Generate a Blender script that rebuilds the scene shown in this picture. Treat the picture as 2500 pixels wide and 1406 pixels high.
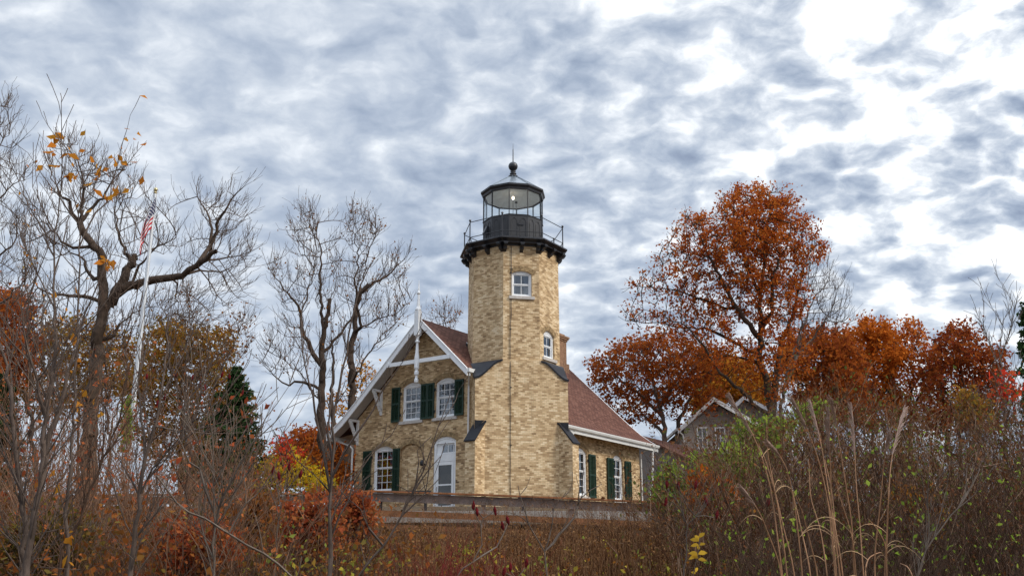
import bpy, bmesh, math, random
import numpy as np
from mathutils import Vector, Matrix
from mathutils.geometry import tessellate_polygon
for o in list(bpy.data.objects): bpy.data.objects.remove(o)
SC = bpy.context.scene; COL = SC.collection
R = math.radians
# ------------------------------------------------------------------ camera
F_, PITCH, CZ = 2450.0, R(16.1), 1.6
cam = bpy.data.cameras.new('camera'); cam.sensor_width = 36; cam.lens = F_ / 2500 * 36
cam.clip_start = .05; cam.clip_end = 9000
co = bpy.data.objects.new('camera', cam); COL.objects.link(co)
co.location = (0, 0, CZ); co.rotation_euler = (R(90) + PITCH, 0, 0); SC.camera = co
SC.view_settings.view_transform = 'Standard'; SC.view_settings.look = 'None'
SC.view_settings.exposure = 0.6; SC.view_settings.gamma = 1
SC.view_settings.use_curve_mapping = False
# ------------------------------------------------------------------ sun and sky
SUN_AZ, SUN_EL = R(112), R(38)           # azimuth from +Y towards +X
sd = Vector((math.sin(SUN_AZ) * math.cos(SUN_EL), math.cos(SUN_AZ) * math.cos(SUN_EL), math.sin(SUN_EL)))
sl = bpy.data.lights.new('sun', 'SUN'); sl.energy = 1.6; sl.angle = R(14); sl.color = (1, .93, .82)
so = bpy.data.objects.new('sun', sl); COL.objects.link(so)
so.rotation_euler = (-sd).to_track_quat('-Z', 'Y').to_euler()


class NT:                                # small node helper
    def __init__(s, tree): s.t = tree; s.n = tree.nodes; s.l = tree.links
    def new(s, kind, **kw):
        nd = s.n.new(kind)
        for k, v in kw.items():
            if k.startswith('_'): setattr(nd, k[1:], v)
        return nd
    def link(s, a, b): s.l.new(a, b)
    def inp(s, nd, key, v):
        if hasattr(v, 'links') or isinstance(v, bpy.types.NodeSocket): s.l.new(v, nd.inputs[key])
        else: nd.inputs[key].default_value = v
    def math(s, op, a, b=None, c=None, clamp=False):
        nd = s.n.new('ShaderNodeMath'); nd.operation = op; nd.use_clamp = clamp
        s.inp(nd, 0, a)
        if b is not None: s.inp(nd, 1, b)
        if c is not None: s.inp(nd, 2, c)
        return nd.outputs[0]
    def ramp(s, fac, stops, interp='LINEAR'):
        nd = s.n.new('ShaderNodeValToRGB'); cr = nd.color_ramp; cr.interpolation = interp
        while len(cr.elements) < len(stops): cr.elements.new(.5)
        for e, (p, c) in zip(cr.elements, stops):
            e.position = p; e.color = (*c, 1) if len(c) == 3 else c
        s.inp(nd, 0, fac); return nd.outputs[0]
    def noise(s, vec, scale, detail=4, rough=.55, dist=0.0):
        nd = s.n.new('ShaderNodeTexNoise')
        if vec is not None: s.link(vec, nd.inputs['Vector'])
        nd.inputs['Scale'].default_value = scale; nd.inputs['Detail'].default_value = detail
        nd.inputs['Roughness'].default_value = rough; nd.inputs['Distortion'].default_value = dist
        return nd.outputs['Fac']
    def mix(s, fac, a, b, blend='MIX'):
        nd = s.n.new('ShaderNodeMix'); nd.data_type = 'RGBA'; nd.blend_type = blend
        s.inp(nd, 0, fac)
        for k, v in ((6, a), (7, b)):
            if isinstance(v, bpy.types.NodeSocket): s.link(v, nd.inputs[k])
            else: nd.inputs[k].default_value = (*v, 1) if len(v) == 3 else v
        return nd.outputs[2]
    def comb(s, x, y, z):
        nd = s.n.new('ShaderNodeCombineXYZ')
        for i, v in enumerate((x, y, z)): s.inp(nd, i, v)
        return nd.outputs[0]


def ray(px, py):
    u = (px - 1250) / F_; v = (703 - py) / F_
    return np.array([u, math.cos(PITCH) - v * math.sin(PITCH), math.sin(PITCH) + v * math.cos(PITCH)])
def at(px, py, Y):
    r = ray(px, py); return r * (Y / r[1]) + np.array([0, 0, CZ])


W = bpy.data.worlds.new('World'); SC.world = W; W.use_nodes = True
w = NT(W.node_tree); w.n.clear()
tc = w.new('ShaderNodeTexCoord'); sep = w.new('ShaderNodeSeparateXYZ'); w.link(tc.outputs['Generated'], sep.inputs[0])
zc = w.math('MAXIMUM', sep.outputs[2], 0.0)
den = w.math('ADD', zc, .30)
cu = w.math('DIVIDE', sep.outputs[0], den); cv = w.math('MULTIPLY', w.math('DIVIDE', sep.outputs[1], den), 1.1)
pv = w.comb(cu, cv, 3.7)
wa = w.noise(pv, 9, 3, .5); wb = w.noise(w.comb(cv, cu, 9.1), 9, 3, .5)
pu = w.math('MULTIPLY_ADD', wa, .07, cu); pw = w.math('MULTIPLY_ADD', wb, .07, cv)
pv2 = w.comb(pu, pw, .3)
n1 = w.noise(pv2, 1.7, 2, .5)
n2 = w.noise(pv2, 21, 8, .60)
n3 = w.noise(pv2, 10, 3, .5)
vo = w.new('ShaderNodeTexVoronoi'); vo.feature = 'SMOOTH_F1'; vo.inputs['Scale'].default_value = 14; vo.inputs['Smoothness'].default_value = .45
w.link(w.comb(w.math('MULTIPLY_ADD', wa, .10, pu), w.math('MULTIPLY_ADD', wb, .10, pw), .5), vo.inputs['Vector'])
puff = w.math('MULTIPLY_ADD', vo.outputs['Distance'], .95, .09)
cm = w.math('ADD', w.math('ADD', w.math('MULTIPLY', n1, .20), w.math('MULTIPLY', puff, .22)), w.math('ADD', w.math('MULTIPLY', n2, .32), w.math('MULTIPLY', n3, .26)))
flat = w.math('MULTIPLY_ADD', w.math('MINIMUM', w.math('DIVIDE', zc, .33), 1.0), .50, .50)   # seen edge-on near the horizon
side = w.math('MULTIPLY_ADD', w.math('MINIMUM', w.math('MAXIMUM', w.math('MULTIPLY_ADD', sep.outputs[0], 1.6, .25), 0.0), 1.0),   .80, .48)
flat = w.math('MULTIPLY', flat, side)
cm = w.math('MULTIPLY_ADD', w.math('SUBTRACT', cm, .5), w.math('MULTIPLY', flat, 1.35), .506)
g0 = Vector(ray(1860, 170)).normalized()
dp = w.new('ShaderNodeVectorMath'); dp.operation = 'DOT_PRODUCT'
w.link(tc.outputs['Generated'], dp.inputs[0]); dp.inputs[1].default_value = g0
ang = w.math('ARCCOSINE', w.math('MINIMUM', dp.outputs['Value'], .9999))
gl = w.math('POWER', 2.718, w.math('MULTIPLY', w.math('POWER', w.math('DIVIDE', ang, .24), 2.0), -1.0))   # thin bright part of the deck
low = w.math('MULTIPLY', w.math('SUBTRACT', 1.0, w.math('MINIMUM', w.math('DIVIDE', zc, .40), 1.0)), w.math('MINIMUM', w.math('MAXIMUM', w.math('MULTIPLY_ADD', sep.outputs[0], 3.0, .15), 0.0), 1.0))
cm2 = w.math('ADD', w.math('ADD', cm, w.math('MULTIPLY_ADD', low, -.055, .002)), w.math('MULTIPLY', gl, .050))
cloud = w.ramp(cm2, [(.35, (.185, .225, .31)), (.43, (.255, .305, .39)), (.49, (.335, .385, .465)), (.54, (.43, .475, .54)), (.59, (.57, .605, .65)), (.66, (.82, .84, .86))])
sky = w.new('ShaderNodeTexSky'); sky.sky_type = 'NISHITA'; sky.sun_disc = False
sky.sun_elevation = SUN_EL; sky.sun_rotation = SUN_AZ
skys = w.mix(1.0, sky.outputs[0], (.1, .1, .1), 'MULTIPLY')
col = w.mix(.92, skys, cloud)
# an overcast sky is brighter overhead than near the horizon
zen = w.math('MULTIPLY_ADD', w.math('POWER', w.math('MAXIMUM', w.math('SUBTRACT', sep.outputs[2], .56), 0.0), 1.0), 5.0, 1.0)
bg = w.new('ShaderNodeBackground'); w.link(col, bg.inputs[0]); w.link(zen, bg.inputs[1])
wo = w.new('ShaderNodeOutputWorld'); w.link(bg.outputs[0], wo.inputs[0])

# ------------------------------------------------------------------ object helpers
def tag(o, label=None, cat=None, group=None, kind=None):
    if label: o['label'] = label
    if cat: o['category'] = cat
    if group: o['group'] = group
    if kind: o['kind'] = kind
    return o
def empty(name, loc, label, cat, group=None):
    o = bpy.data.objects.new(name, None); COL.objects.link(o); o.location = loc; o.empty_display_size = .2
    return tag(o, label, cat, group)
def wloc(o):
    p = Vector((0, 0, 0))
    while o is not None: p += o.location; o = o.parent
    return p
def link_mesh(name, me, mat, parent=None, loc=None):
    o = bpy.data.objects.new(name, me); COL.objects.link(o)
    if mat: me.materials.append(mat)
    if parent: o.parent = parent
    if loc is not None: o.location = loc
    return o


class MB:
    """collects faces in a local frame; fr maps (x, y, z) -> world"""
    def __init__(s, fr=None): s.v = []; s.f = []; s.fr = fr or (lambda x, y, z: Vector((x, y, z))); s.uv = []
    def P(s, x, y, z): s.v.append((x, y, z)); return len(s.v) - 1
    def face(s, pts): s.f.append([s.P(*p) for p in pts])
    def box(s, x0, x1, y0, y1, z0, z1):
        i = [s.P(x, y, z) for z in (z0, z1) for y in (y0, y1) for x in (x0, x1)]
        for q in ((0, 2, 3, 1), (4, 5, 7, 6), (0, 1, 5, 4), (2, 6, 7, 3), (0, 4, 6, 2), (1, 3, 7, 5)): s.f.append([i[k] for k in q])
    def prism(s, loop, fa, fb):
        """loop of 2D points; fa/fb map a 2D point to 3D at both ends"""
        n = len(loop); a = [s.P(*fa(p)) for p in loop]; b = [s.P(*fb(p)) for p in loop]
        s.f.append(a); s.f.append(b[::-1])
        for k in range(n): s.f.append([a[k], a[(k + 1) % n], b[(k + 1) % n], b[k]])
    def bar(s, p, q, w, h=None, up=(0, 0, 1)):
        h = h or w; p = Vector(p); q = Vector(q); d = (q - p).normalized(); up = Vector(up)
        sx = d.cross(up)
        if sx.length < 1e-3: sx = d.cross(Vector((0, 1, 0)))
        sx.normalize(); sy = sx.cross(d)
        c = [(-1, -1), (1, -1), (1, 1), (-1, 1)]
        a = [s.P(*(p + sx * w / 2 * i + sy * h / 2 * j)) for i, j in c]; b = [s.P(*(q + sx * w / 2 * i + sy * h / 2 * j)) for i, j in c]
        s.f.append(a); s.f.append(b[::-1])
        for k in range(4): s.f.append([a[k], a[(k + 1) % 4], b[(k + 1) % 4], b[k]])
    def tube(s, pts, r, n=8, caps=True):
        pts = [Vector(p) for p in pts]; rings = []
        rr = r if isinstance(r, (list, tuple)) else [r] * len(pts)
        for i, p in enumerate(pts):
            d = (pts[min(i + 1, len(pts) - 1)] - pts[max(i - 1, 0)]).normalized()
            ref = Vector((.21, .35, .9)) if abs(d.z) < .8 else Vector((.9, .3, .1))
            x = d.cross(ref).normalized(); y = d.cross(x)
            rings.append([s.P(*(p + (x * math.cos(2 * math.pi * k / n) + y * math.sin(2 * math.pi * k / n)) * rr[i])) for k in range(n)])
        for a, b in zip(rings, rings[1:]):
            for k in range(n): s.f.append([a[k], a[(k + 1) % n], b[(k + 1) % n], b[k]])
        if caps: s.f.append(rings[0][::-1]); s.f.append(rings[-1])
    def lathe(s, c, prof, n=16, ph=0.0, caps=True):
        """prof: (radius, z); vertical axis through c=(x, y)"""
        rings = []
        for r, z in prof:
            rings.append([s.P(c[0] + r * math.sin(ph + 2 * math.pi * k / n), c[1] + r * math.cos(ph + 2 * math.pi * k / n), z) for k in range(n)])
        for a, b in zip(rings, rings[1:]):
            for k in range(n): s.f.append([a[k], a[(k + 1) % n], b[(k + 1) % n], b[k]])
        if caps: s.f.append(rings[0][::-1]); s.f.append(rings[-1])
    def build(s, name, mat, parent=None, smooth=False, bevel=0, merge=True):
        wv = [s.fr(*p) for p in s.v]
        off = wloc(parent) if parent else Vector((0, 0, 0))
        me = bpy.data.meshes.new(name)
        me.from_pydata([tuple(v - off) for v in wv], [], s.f)
        bm = bmesh.new(); bm.from_mesh(me)
        if merge: bmesh.ops.remove_doubles(bm, verts=bm.verts, dist=1e-4)
        bmesh.ops.recalc_face_normals(bm, faces=bm.faces)
        if bevel: bmesh.ops.bevel(bm, geom=[e for e in bm.edges if len(e.link_faces) == 2 and e.calc_face_angle(0) > .6], offset=bevel, segments=1, affect='EDGES', clamp_overlap=True)
        uvl = bm.loops.layers.uv.new('UVMap')
        for f in bm.faces:
            nn = f.normal
            if abs(nn.z) > .8: t = Vector((1, 0, 0)); b2 = Vector((0, 1, 0))
            else:
                t = Vector((-nn.y, nn.x, 0)).normalized()
                b2 = Vector((0, 0, 1)) if abs(nn.z) < .3 else nn.cross(t) * -1
            if b2.z < 0: b2 = -b2
            for l in f.loops:
                p = l.vert.co + off; l[uvl].uv = (p.dot(t), p.dot(b2))
            f.smooth = smooth
        bm.to_mesh(me); bm.free()
        return link_mesh(name, me, mat, parent)

# ------------------------------------------------------------------ materials
MATS = {}
def pmat(name, col, rough=.6, spec=.4, metal=0, var=.12, scale=6, bump=.0, bscale=40, coat=0):
    m = bpy.data.materials.new(name); m.use_nodes = True; t = NT(m.node_tree); b = t.n['Principled BSDF']
    tcn = t.new('ShaderNodeTexCoord')
    nz = t.noise(tcn.outputs['Object'], scale, 5, .6)
    nz2 = t.noise(tcn.outputs['Object'], scale * 7, 3, .6)
    f = t.math('ADD', t.math('MULTIPLY', nz, .65), t.math('MULTIPLY', nz2, .35))
    c0 = tuple(x * (1 - var * 2.2) for x in col); c1 = tuple(min(1, x * (1 + var * 1.6)) for x in col)
    t.link(t.ramp(f, [(.3, c0), (.7, c1)]), b.inputs['Base Color'])
    b.inputs['Roughness'].default_value = rough; b.inputs['Specular IOR Level'].default_value = spec
    b.inputs['Metallic'].default_value = metal; b.inputs['Coat Weight'].default_value = coat
    if bump:
        bn = t.new('ShaderNodeBump'); bn.inputs['Strength'].default_value = bump; bn.inputs['Distance'].default_value = .02
        t.link(t.noise(tcn.outputs['Object'], bscale, 4, .6), bn.inputs['Height']); t.link(bn.outputs[0], b.inputs['Normal'])
    return m

def brick_mat(name, worn=.5, tone=1.0):
    m = bpy.data.materials.new(name); m.use_nodes = True; t = NT(m.node_tree); b = t.n['Principled BSDF']
    uv = t.new('ShaderNodeUVMap')
    def br(w_, h_, off):
        k = t.new('ShaderNodeTexBrick'); t.link(uv.outputs[0], k.inputs['Vector'])
        k.inputs['Color1'].default_value = (0, 0, 0, 1); k.inputs['Color2'].default_value = (1, 1, 1, 1); k.inputs['Mortar'].default_value = (.5, .5, .5, 1)
        k.inputs['Scale'].default_value = 1; k.inputs['Brick Width'].default_value = w_; k.inputs['Row Height'].default_value = h_
        k.inputs['Mortar Size'].default_value = .006; k.inputs['Mortar Smooth'].default_value = .3; k.inputs['Bias'].default_value = 0
        k.offset = off; return k
    k1 = br(.185, .070, .5)
    tco = t.new('ShaderNodeTexCoord')
    big = t.noise(tco.outputs['Object'], .9, 4, .6)
    med = t.noise(tco.outputs['Object'], 3.5, 4, .6)
    fine = t.noise(tco.outputs['Object'], 30, 4, .7)
    v = t.math('ADD', t.math('MULTIPLY', k1.outputs['Color'], .58), t.math('MULTIPLY', t.math('SUBTRACT', t.math('ADD', t.math('MULTIPLY', big, .55), t.math('MULTIPLY', med, .45)), .5), -1.5 * worn))
    v = t.math('ADD', v, t.math('MULTIPLY', fine, .1)); v = t.math('ADD', v, .20 + (tone - 1) * .6)
    c = t.ramp(v, [(0.0, (.085, .052, .034)), (.16, (.17, .105, .062)), (.28, (.31, .20, .105)), (.44, (.45, .30, .16)), (.60, (.59, .415, .235)), (.8, (.73, .55, .335)), (1.0, (.83, .67, .45))])
    mort = t.math('MULTIPLY', k1.outputs['Fac'], .6)
    c = t.mix(mort, c, (.33, .25, .15))
    # grime streaks under sills and rusty damp spots, a fixed property of the masonry
    sp = t.new('ShaderNodeSeparateXYZ'); t.link(tco.outputs['Object'], sp.inputs[0])
    stv = t.comb(t.math('MULTIPLY', sp.outputs[0], 2.2), t.math('MULTIPLY', sp.outputs[1], 2.2), t.math('MULTIPLY', sp.outputs[2], .35))
    st = t.ramp(t.noise(stv, 1.0, 4, .6), [(.52, (0, 0, 0)), (.72, (1, 1, 1))])
    c = t.mix(t.math('MULTIPLY', st, .35 * worn), c, (.15, .10, .06))
    t.link(c, b.inputs['Base Color']); b.inputs['Roughness'].default_value = .88; b.inputs['Specular IOR Level'].default_value = .2
    bn = t.new('ShaderNodeBump'); bn.inputs['Strength'].default_value = .55; bn.inputs['Distance'].default_value = .012
    hh = t.math('ADD', t.math('MULTIPLY', k1.outputs['Fac'], -1.0), t.math('MULTIPLY', fine, .7)); t.link(hh, bn.inputs['Height']); t.link(bn.outputs[0], b.inputs['Normal'])
    return m

def shingle_mat(name, cols, w_=.3, h_=.14):
    m = bpy.data.materials.new(name); m.use_nodes = True; t = NT(m.node_tree); b = t.n['Principled BSDF']
    uv = t.new('ShaderNodeUVMap'); k = t.new('ShaderNodeTexBrick'); t.link(uv.outputs[0], k.inputs['Vector'])
    k.inputs['Color1'].default_value = (0, 0, 0, 1); k.inputs['Color2'].default_value = (1, 1, 1, 1); k.inputs['Mortar'].default_value = (0, 0, 0, 1)
    k.inputs['Scale'].default_value = 1; k.inputs['Brick Width'].default_value = w_; k.inputs['Row Height'].default_value = h_
    k.inputs['Mortar Size'].default_value = .02; k.inputs['Mortar Smooth'].default_value = .6
    tco = t.new('ShaderNodeTexCoord'); nz = t.noise(tco.outputs['Object'], 1.5, 5, .6); nf = t.noise(tco.outputs['Object'], 60, 3, .6)
    v = t.math('ADD', t.math('MULTIPLY', k.outputs['Color'], .4), t.math('ADD', t.math('MULTIPLY', nz, .35), t.math('MULTIPLY', nf, .35)))
    c = t.ramp(v, [(.2, cols[0]), (.5, cols[1]), (.85, cols[2])])
    c = t.mix(t.math('MULTIPLY', k.outputs['Fac'], .6), c, tuple(x * .45 for x in cols[0]))
    t.link(c, b.inputs['Base Color']); b.inputs['Roughness'].default_value = .9; b.inputs['Specular IOR Level'].default_value = .15
    bn = t.new('ShaderNodeBump'); bn.inputs['Strength'].default_value = .6; bn.inputs['Distance'].default_value = .02
    t.link(t.math('ADD', t.math('MULTIPLY', k.outputs['Fac'], -1.0), t.math('MULTIPLY', nf, .5)), bn.inputs['Height']); t.link(bn.outputs[0], b.inputs['Normal'])
    return m

def leaf_mat(name, stops, trans=.35, scale=.8, wn=.45):
    """each leaf takes its own colour; clumps drift between tones"""
    m = bpy.data.materials.new(name); m.use_nodes = True; t = NT(m.node_tree); t.n.clear()
    g = t.new('ShaderNodeNewGeometry'); tco = t.new('ShaderNodeTexCoord')
    nz = t.noise(tco.outputs['Object'], scale, 3, .6)
    v = t.math('ADD', t.math('MULTIPLY', g.outputs['Random Per Island'], 1 - wn), t.math('MULTIPLY', t.math('MULTIPLY_ADD', nz, 2.2, -.6), wn), clamp=True)
    n = len(stops); c = t.ramp(v, [(i / (n - 1) * .9 + .05, s_) for i, s_ in enumerate(stops)])
    d = t.new('ShaderNodeBsdfDiffuse'); tr = t.new('ShaderNodeBsdfTranslucent'); t.link(c, d.inputs[0])
    t.link(c, tr.inputs[0])
    mx = t.new('ShaderNodeMixShader'); mx.inputs[0].default_value = trans; t.link(d.outputs[0], mx.inputs[1]); t.link(tr.outputs[0], mx.inputs[2])
    ou = t.new('ShaderNodeOutputMaterial'); t.link(mx.outputs[0], ou.inputs[0]); return m

def glass_mat(name, refl=.3, tint=(.55, .6, .65)):
    m = bpy.data.materials.new(name); m.use_nodes = True; t = NT(m.node_tree); t.n.clear()
    tr = t.new('ShaderNodeBsdfTransparent'); tr.inputs[0].default_value = (*tint, 1)
    gl_ = t.new('ShaderNodeBsdfGlossy'); gl_.inputs['Roughness'].default_value = .02
    tco = t.new('ShaderNodeTexCoord'); bn = t.new('ShaderNodeBump'); bn.inputs['Strength'].default_value = .05; bn.inputs['Distance'].default_value = .03
    t.link(t.noise(tco.outputs['Object'], 1.5, 2, .5), bn.inputs['Height']); t.link(bn.outputs[0], gl_.inputs['Normal'])
    fr = t.new('ShaderNodeLayerWeight'); fr.inputs[0].default_value = .5
    mx = t.new('ShaderNodeMixShader'); t.link(t.math('MULTIPLY_ADD', t.math('POWER', fr.outputs['Facing'], 5.0), .6, refl + .02, clamp=True), mx.inputs[0])
    t.link(tr.outputs[0], mx.inputs[1]); t.link(gl_.outputs[0], mx.inputs[2])
    ou = t.new('ShaderNodeOutputMaterial'); t.link(mx.outputs[0], ou.inputs[0]); return m

def bark_mat(name, col, col2):
    m = bpy.data.materials.new(name); m.use_nodes = True; t = NT(m.node_tree); b = t.n['Principled BSDF']
    tco = t.new('ShaderNodeTexCoord'); sp = t.new('ShaderNodeSeparateXYZ'); t.link(tco.outputs['Object'], sp.inputs[0])
    v = t.comb(t.math('MULTIPLY', sp.outputs[0], 3.0), t.math('MULTIPLY', sp.outputs[1], 3.0), sp.outputs[2])
    n1_ = t.noise(v, 4, 6, .65); n2_ = t.noise(tco.outputs['Object'], .7, 3, .5)
    t.link(t.ramp(t.math('ADD', t.math('MULTIPLY', n1_, .6), t.math('MULTIPLY', n2_, .4)), [(.35, col), (.65, col2)]), b.inputs['Base Color'])
    b.inputs['Roughness'].default_value = .9; b.inputs['Specular IOR Level'].default_value = .15
    bn = t.new('ShaderNodeBump'); bn.inputs['Strength'].default_value = .7; bn.inputs['Distance'].default_value = .03
    t.link(n1_, bn.inputs['Height']); t.link(bn.outputs[0], b.inputs['Normal']); return m

M = dict(
    brick=brick_mat('cream_brick', .7, 1.0), brickt=brick_mat('cream_brick_tower', .75, 1.14),
    bricka=pmat('brick_arch', (.34, .235, .125), .9, .2, var=.4, scale=9, bump=.3),
    brickc=pmat('red_brick', (.34, .20, .125), .9, .2, var=.3, scale=10, bump=.3),
    white=pmat('white_paint', (.82, .83, .84), .5, .4, var=.05, scale=3, bump=.06),
    whited=pmat('white_gutter', (.70, .70, .68), .45, .4, var=.06, scale=2),
    soffit=pmat('soffit_boards', (.50, .48, .47), .7, .3, var=.08, scale=3),
    black=pmat('black_iron', (.018, .018, .022), .38, .5, var=.2, scale=5, bump=.12, bscale=25),
    blackd=pmat('black_panel', (.026, .025, .027), .42, .5, var=.15, scale=4),
    cap=pmat('black_flashing', (.010, .011, .016), .5, .3, var=.2, scale=6),
    lroof=pmat('grey_metal_roof', (.20, .235, .27), .32, .5, metal=.5, var=.2, scale=4),
    lceil=pmat('grey_ceiling', (.78, .79, .77), .7, .3, var=.06, scale=4),
    green=pmat('dark_green_paint', (.010, .035, .020), .45, .4, var=.2, scale=6),
    stone=pmat('stone_sill', (.52, .48, .44), .85, .2, var=.15, scale=8, bump=.2),
    curtain=pmat('curtain_cloth', (.62, .62, .62), .9, .1, var=.1, scale=5),
    inside=pmat('dark_interior', (.035, .033, .035), .9, .1, var=.3, scale=3),
    glass=glass_mat('window_glass', .16), dglass=glass_mat('door_glass', .08, (.3, .3, .33)), lglass=glass_mat('lantern_glass', .0, (.93, .95, .96)),
    roof=shingle_mat('red_shingles', [(.075, .032, .024), (.135, .060, .043), (.205, .10, .072)]),
    groof=shingle_mat('grey_shingles', [(.08, .075, .075), (.12, .11, .11), (.17, .16, .16)]),
    siding=pmat('taupe_siding', (.33, .29, .265), .8, .2, var=.06, scale=2),
    wood=pmat('weathered_wood', (.31, .235, .20), .85, .2, var=.3, scale=4, bump=.4, bscale=12),
    woodr=pmat('rusty_wood', (.36, .15, .065), .85, .2, var=.35, scale=4, bump=.4, bscale=12),
    woodg=pmat('pale_grey_wood', (.36, .33, .30), .85, .2, var=.15, scale=4, bump=.3, bscale=12),
    concrete=pmat('concrete', (.36, .35, .32), .9, .2, var=.15, scale=3, bump=.2),
    bark=bark_mat('dark_bark', (.030, .021, .016), (.105, .072, .052)), bark2=bark_mat('grey_bark', (.075, .060, .050), (.21, .165, .135)),
    twig=bark_mat('brown_twigs', (.055, .032, .022), (.125, .075, .050)), twigr=bark_mat('reddish_twigs', (.095, .048, .030), (.26, .145, .085)),
    twigg=bark_mat('grey_twigs', (.10, .075, .06), (.22, .17, .13)), twigb=bark_mat('fine_twigs', (.07, .048, .038), (.15, .105, .08)), bark3=bark_mat('sapling_bark', (.055, .040, .033), (.17, .125, .10)),
    pole=pmat('flagpole_paint', (.62, .64, .66), .4, .5, var=.08, scale=2),
    gold=pmat('gold_ball', (.5, .4, .2), .3, .5, metal=.8),
    straw=pmat('straw', (.32, .175, .095), .8, .2, var=.2, scale=8), strawl=pmat('straw_blade', (.50, .32, .17), .8, .2, var=.25, scale=6),
    plume=pmat('grass_plume', (.44, .31, .25), .9, .1, var=.15, scale=12),
    sumac=pmat('sumac_head', (.115, .010, .012), .9, .1, var=.45, scale=30, bump=.6, bscale=60),
)
bulb = bpy.data.materials.new('lit_bulb'); bulb.use_nodes = True
bb = bulb.node_tree.nodes['Principled BSDF']; bb.inputs['Emission Color'].default_value = (1, .82, .6, 1); bb.inputs['Emission Strength'].default_value = 5
# ------------------------------------------------------------------ ground
GY = [-60, 6, 14, 20, 25, 30, 38, 70, 4000]; GZ = [0, 0, .55, 1.15, 1.75, 2.75, 4.15, 4.15, 4.15]
def ground(x, y): return np.interp(y, GY, GZ)
def build_ground():
    ys = np.unique(np.concatenate([np.linspace(-60, 0, 8), np.linspace(0, 40, 81), np.linspace(40, 100, 20), np.geomspace(100, 3500, 14)]))
    xs = np.concatenate([-np.geomspace(60, 3500, 12)[::-1], np.linspace(-58, 58, 88), np.geomspace(60, 3500, 12)])
    rng = np.random.default_rng(3); V = []
    for y in ys:
        for x in xs: V.append((x, y, float(ground(x, y)) + (rng.normal(0, .04) if 1 < y < 36 and abs(x) < 60 else 0)))
    nx = len(xs); Fq = [(j * nx + i, j * nx + i + 1, (j + 1) * nx + i + 1, (j + 1) * nx + i) for j in range(len(ys) - 1) for i in range(nx - 1)]
    me = bpy.data.meshes.new('ground'); me.from_pydata(V, [], Fq)
    for p in me.polygons: p.use_smooth = True
    m = bpy.data.materials.new('leaf_litter'); m.use_nodes = True; t = NT(m.node_tree); b = t.n['Principled BSDF']
    tco = t.new('ShaderNodeTexCoord'); a = t.noise(tco.outputs['Object'], .5, 6, .65); c = t.noise(tco.outputs['Object'], 14, 5, .7)
    t.link(t.ramp(t.math('ADD', t.math('MULTIPLY', a, .4), t.math('MULTIPLY', c, .6)), [(.3, (.02, .014, .008)), (.48, (.065, .042, .02)), (.58, (.12, .07, .03)), (.7, (.09, .085, .03))]), b.inputs['Base Color'])
    b.inputs['Roughness'].default_value = .95
    bn = t.new('ShaderNodeBump'); bn.inputs['Distance'].default_value = .05; t.link(c, bn.inputs['Height']); t.link(bn.outputs[0], b.inputs['Normal'])
    tag(link_mesh('ground', me, m), kind='structure')
build_ground()

# ------------------------------------------------------------------ house frames
az = R(34.4)
Bv = Vector((math.sin(az), math.cos(az), 0)); Av = Vector((math.cos(az), -math.sin(az), 0))
an = R(34.4 - 45); nv = Vector((-math.sin(an), -math.cos(an), 0)); tv = Vector((math.cos(an), -math.sin(an), 0))
FL = Vector((-1.5679, 41.0, 0)); TW = 3.95
O_ = FL - 1.05 * nv + Vector((-.04, 0, 0)); TC = FL + tv * (TW / 2 + .04) - nv * (TW / 2)
def HF(a, b, z): return O_ + Av * a + Bv * b + Vector((0, 0, z))
def gable_fr(a, o, z): return HF(a, -o, z)             # o = outwards from the gable wall
AR = 2.36; AL = -6.40; BE = 10.8; GZ0 = 3.9
def right_fr(b, o, z): return HF(AR + o, b, z)
def TF(s, d, z): return TC + tv * s + nv * d + Vector((0, 0, z))
house = empty('lighthouse', (TC.x, TC.y, 4.15), 'cream brick lighthouse with black lantern room and attached gabled keeper\'s house', 'lighthouse')

def arch_loop(x0, x1, z0, z1, rise, n=10):
    """z1 = spring line; segmental arch of the given rise above it"""
    w_ = (x1 - x0) / 2; xc = (x0 + x1) / 2; r = (w_ * w_ + rise * rise) / (2 * rise); zc_ = z1 + rise - r; a0 = math.asin(min(1, w_ / r))
    return [(x0, z0), (x1, z0)] + [(xc + r * math.sin(a), zc_ + r * math.cos(a)) for a in np.linspace(a0, -a0, n)]
def wall(name, fr, outer, holes, th, mat, parent):
    mb = MB(fr)
    loops = [outer] + holes
    for o in (0.0, -th):
        idx = [[mb.P(x, o if not callable(o) else o(z), z) for x, z in lp] for lp in loops]
        flat = [i for l in idx for i in l]
        for tri in tessellate_polygon([[Vector((x, z, 0)) for x, z in lp] for lp in loops]): mb.f.append([flat[k] for k in tri])
        if o == 0.0: fidx = idx
        else:
            for a, b in zip(fidx, idx):
                n = len(a)
                for k in range(n): mb.f.append([a[k], a[(k + 1) % n], b[(k + 1) % n], b[k]])
    return mb.build(name, mat, parent)
def brick_arch(fr, x0, x1, z1, rise, parent, h=.2, n=None, name='brick_arch'):
    w_ = (x1 - x0) / 2; xc = (x0 + x1) / 2; r = (w_ * w_ + rise * rise) / (2 * rise); zc_ = z1 + rise - r; a0 = math.asin(min(1, w_ / r)) + .1
    n = n or int(2 * a0 * r / .085); mb = MB(fr)
    for k in range(n):
        a = -a0 + 2 * a0 * (k + .06) / n; b = -a0 + 2 * a0 * (k + .94) / n; hh = h + (.02 if k % 2 else 0)
        lp = [(xc + rr * math.sin(q), zc_ + rr * math.cos(q)) for rr, q in ((r + .004, a), (r + .004, b), (r + hh, b), (r + hh, a))]
        mb.prism(lp, lambda p: (p[0], -.04, p[1]), lambda p: (p[0], .006 + .004 * (k % 3), p[1]))
    return mb.build(name, M['bricka'], parent)
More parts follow.
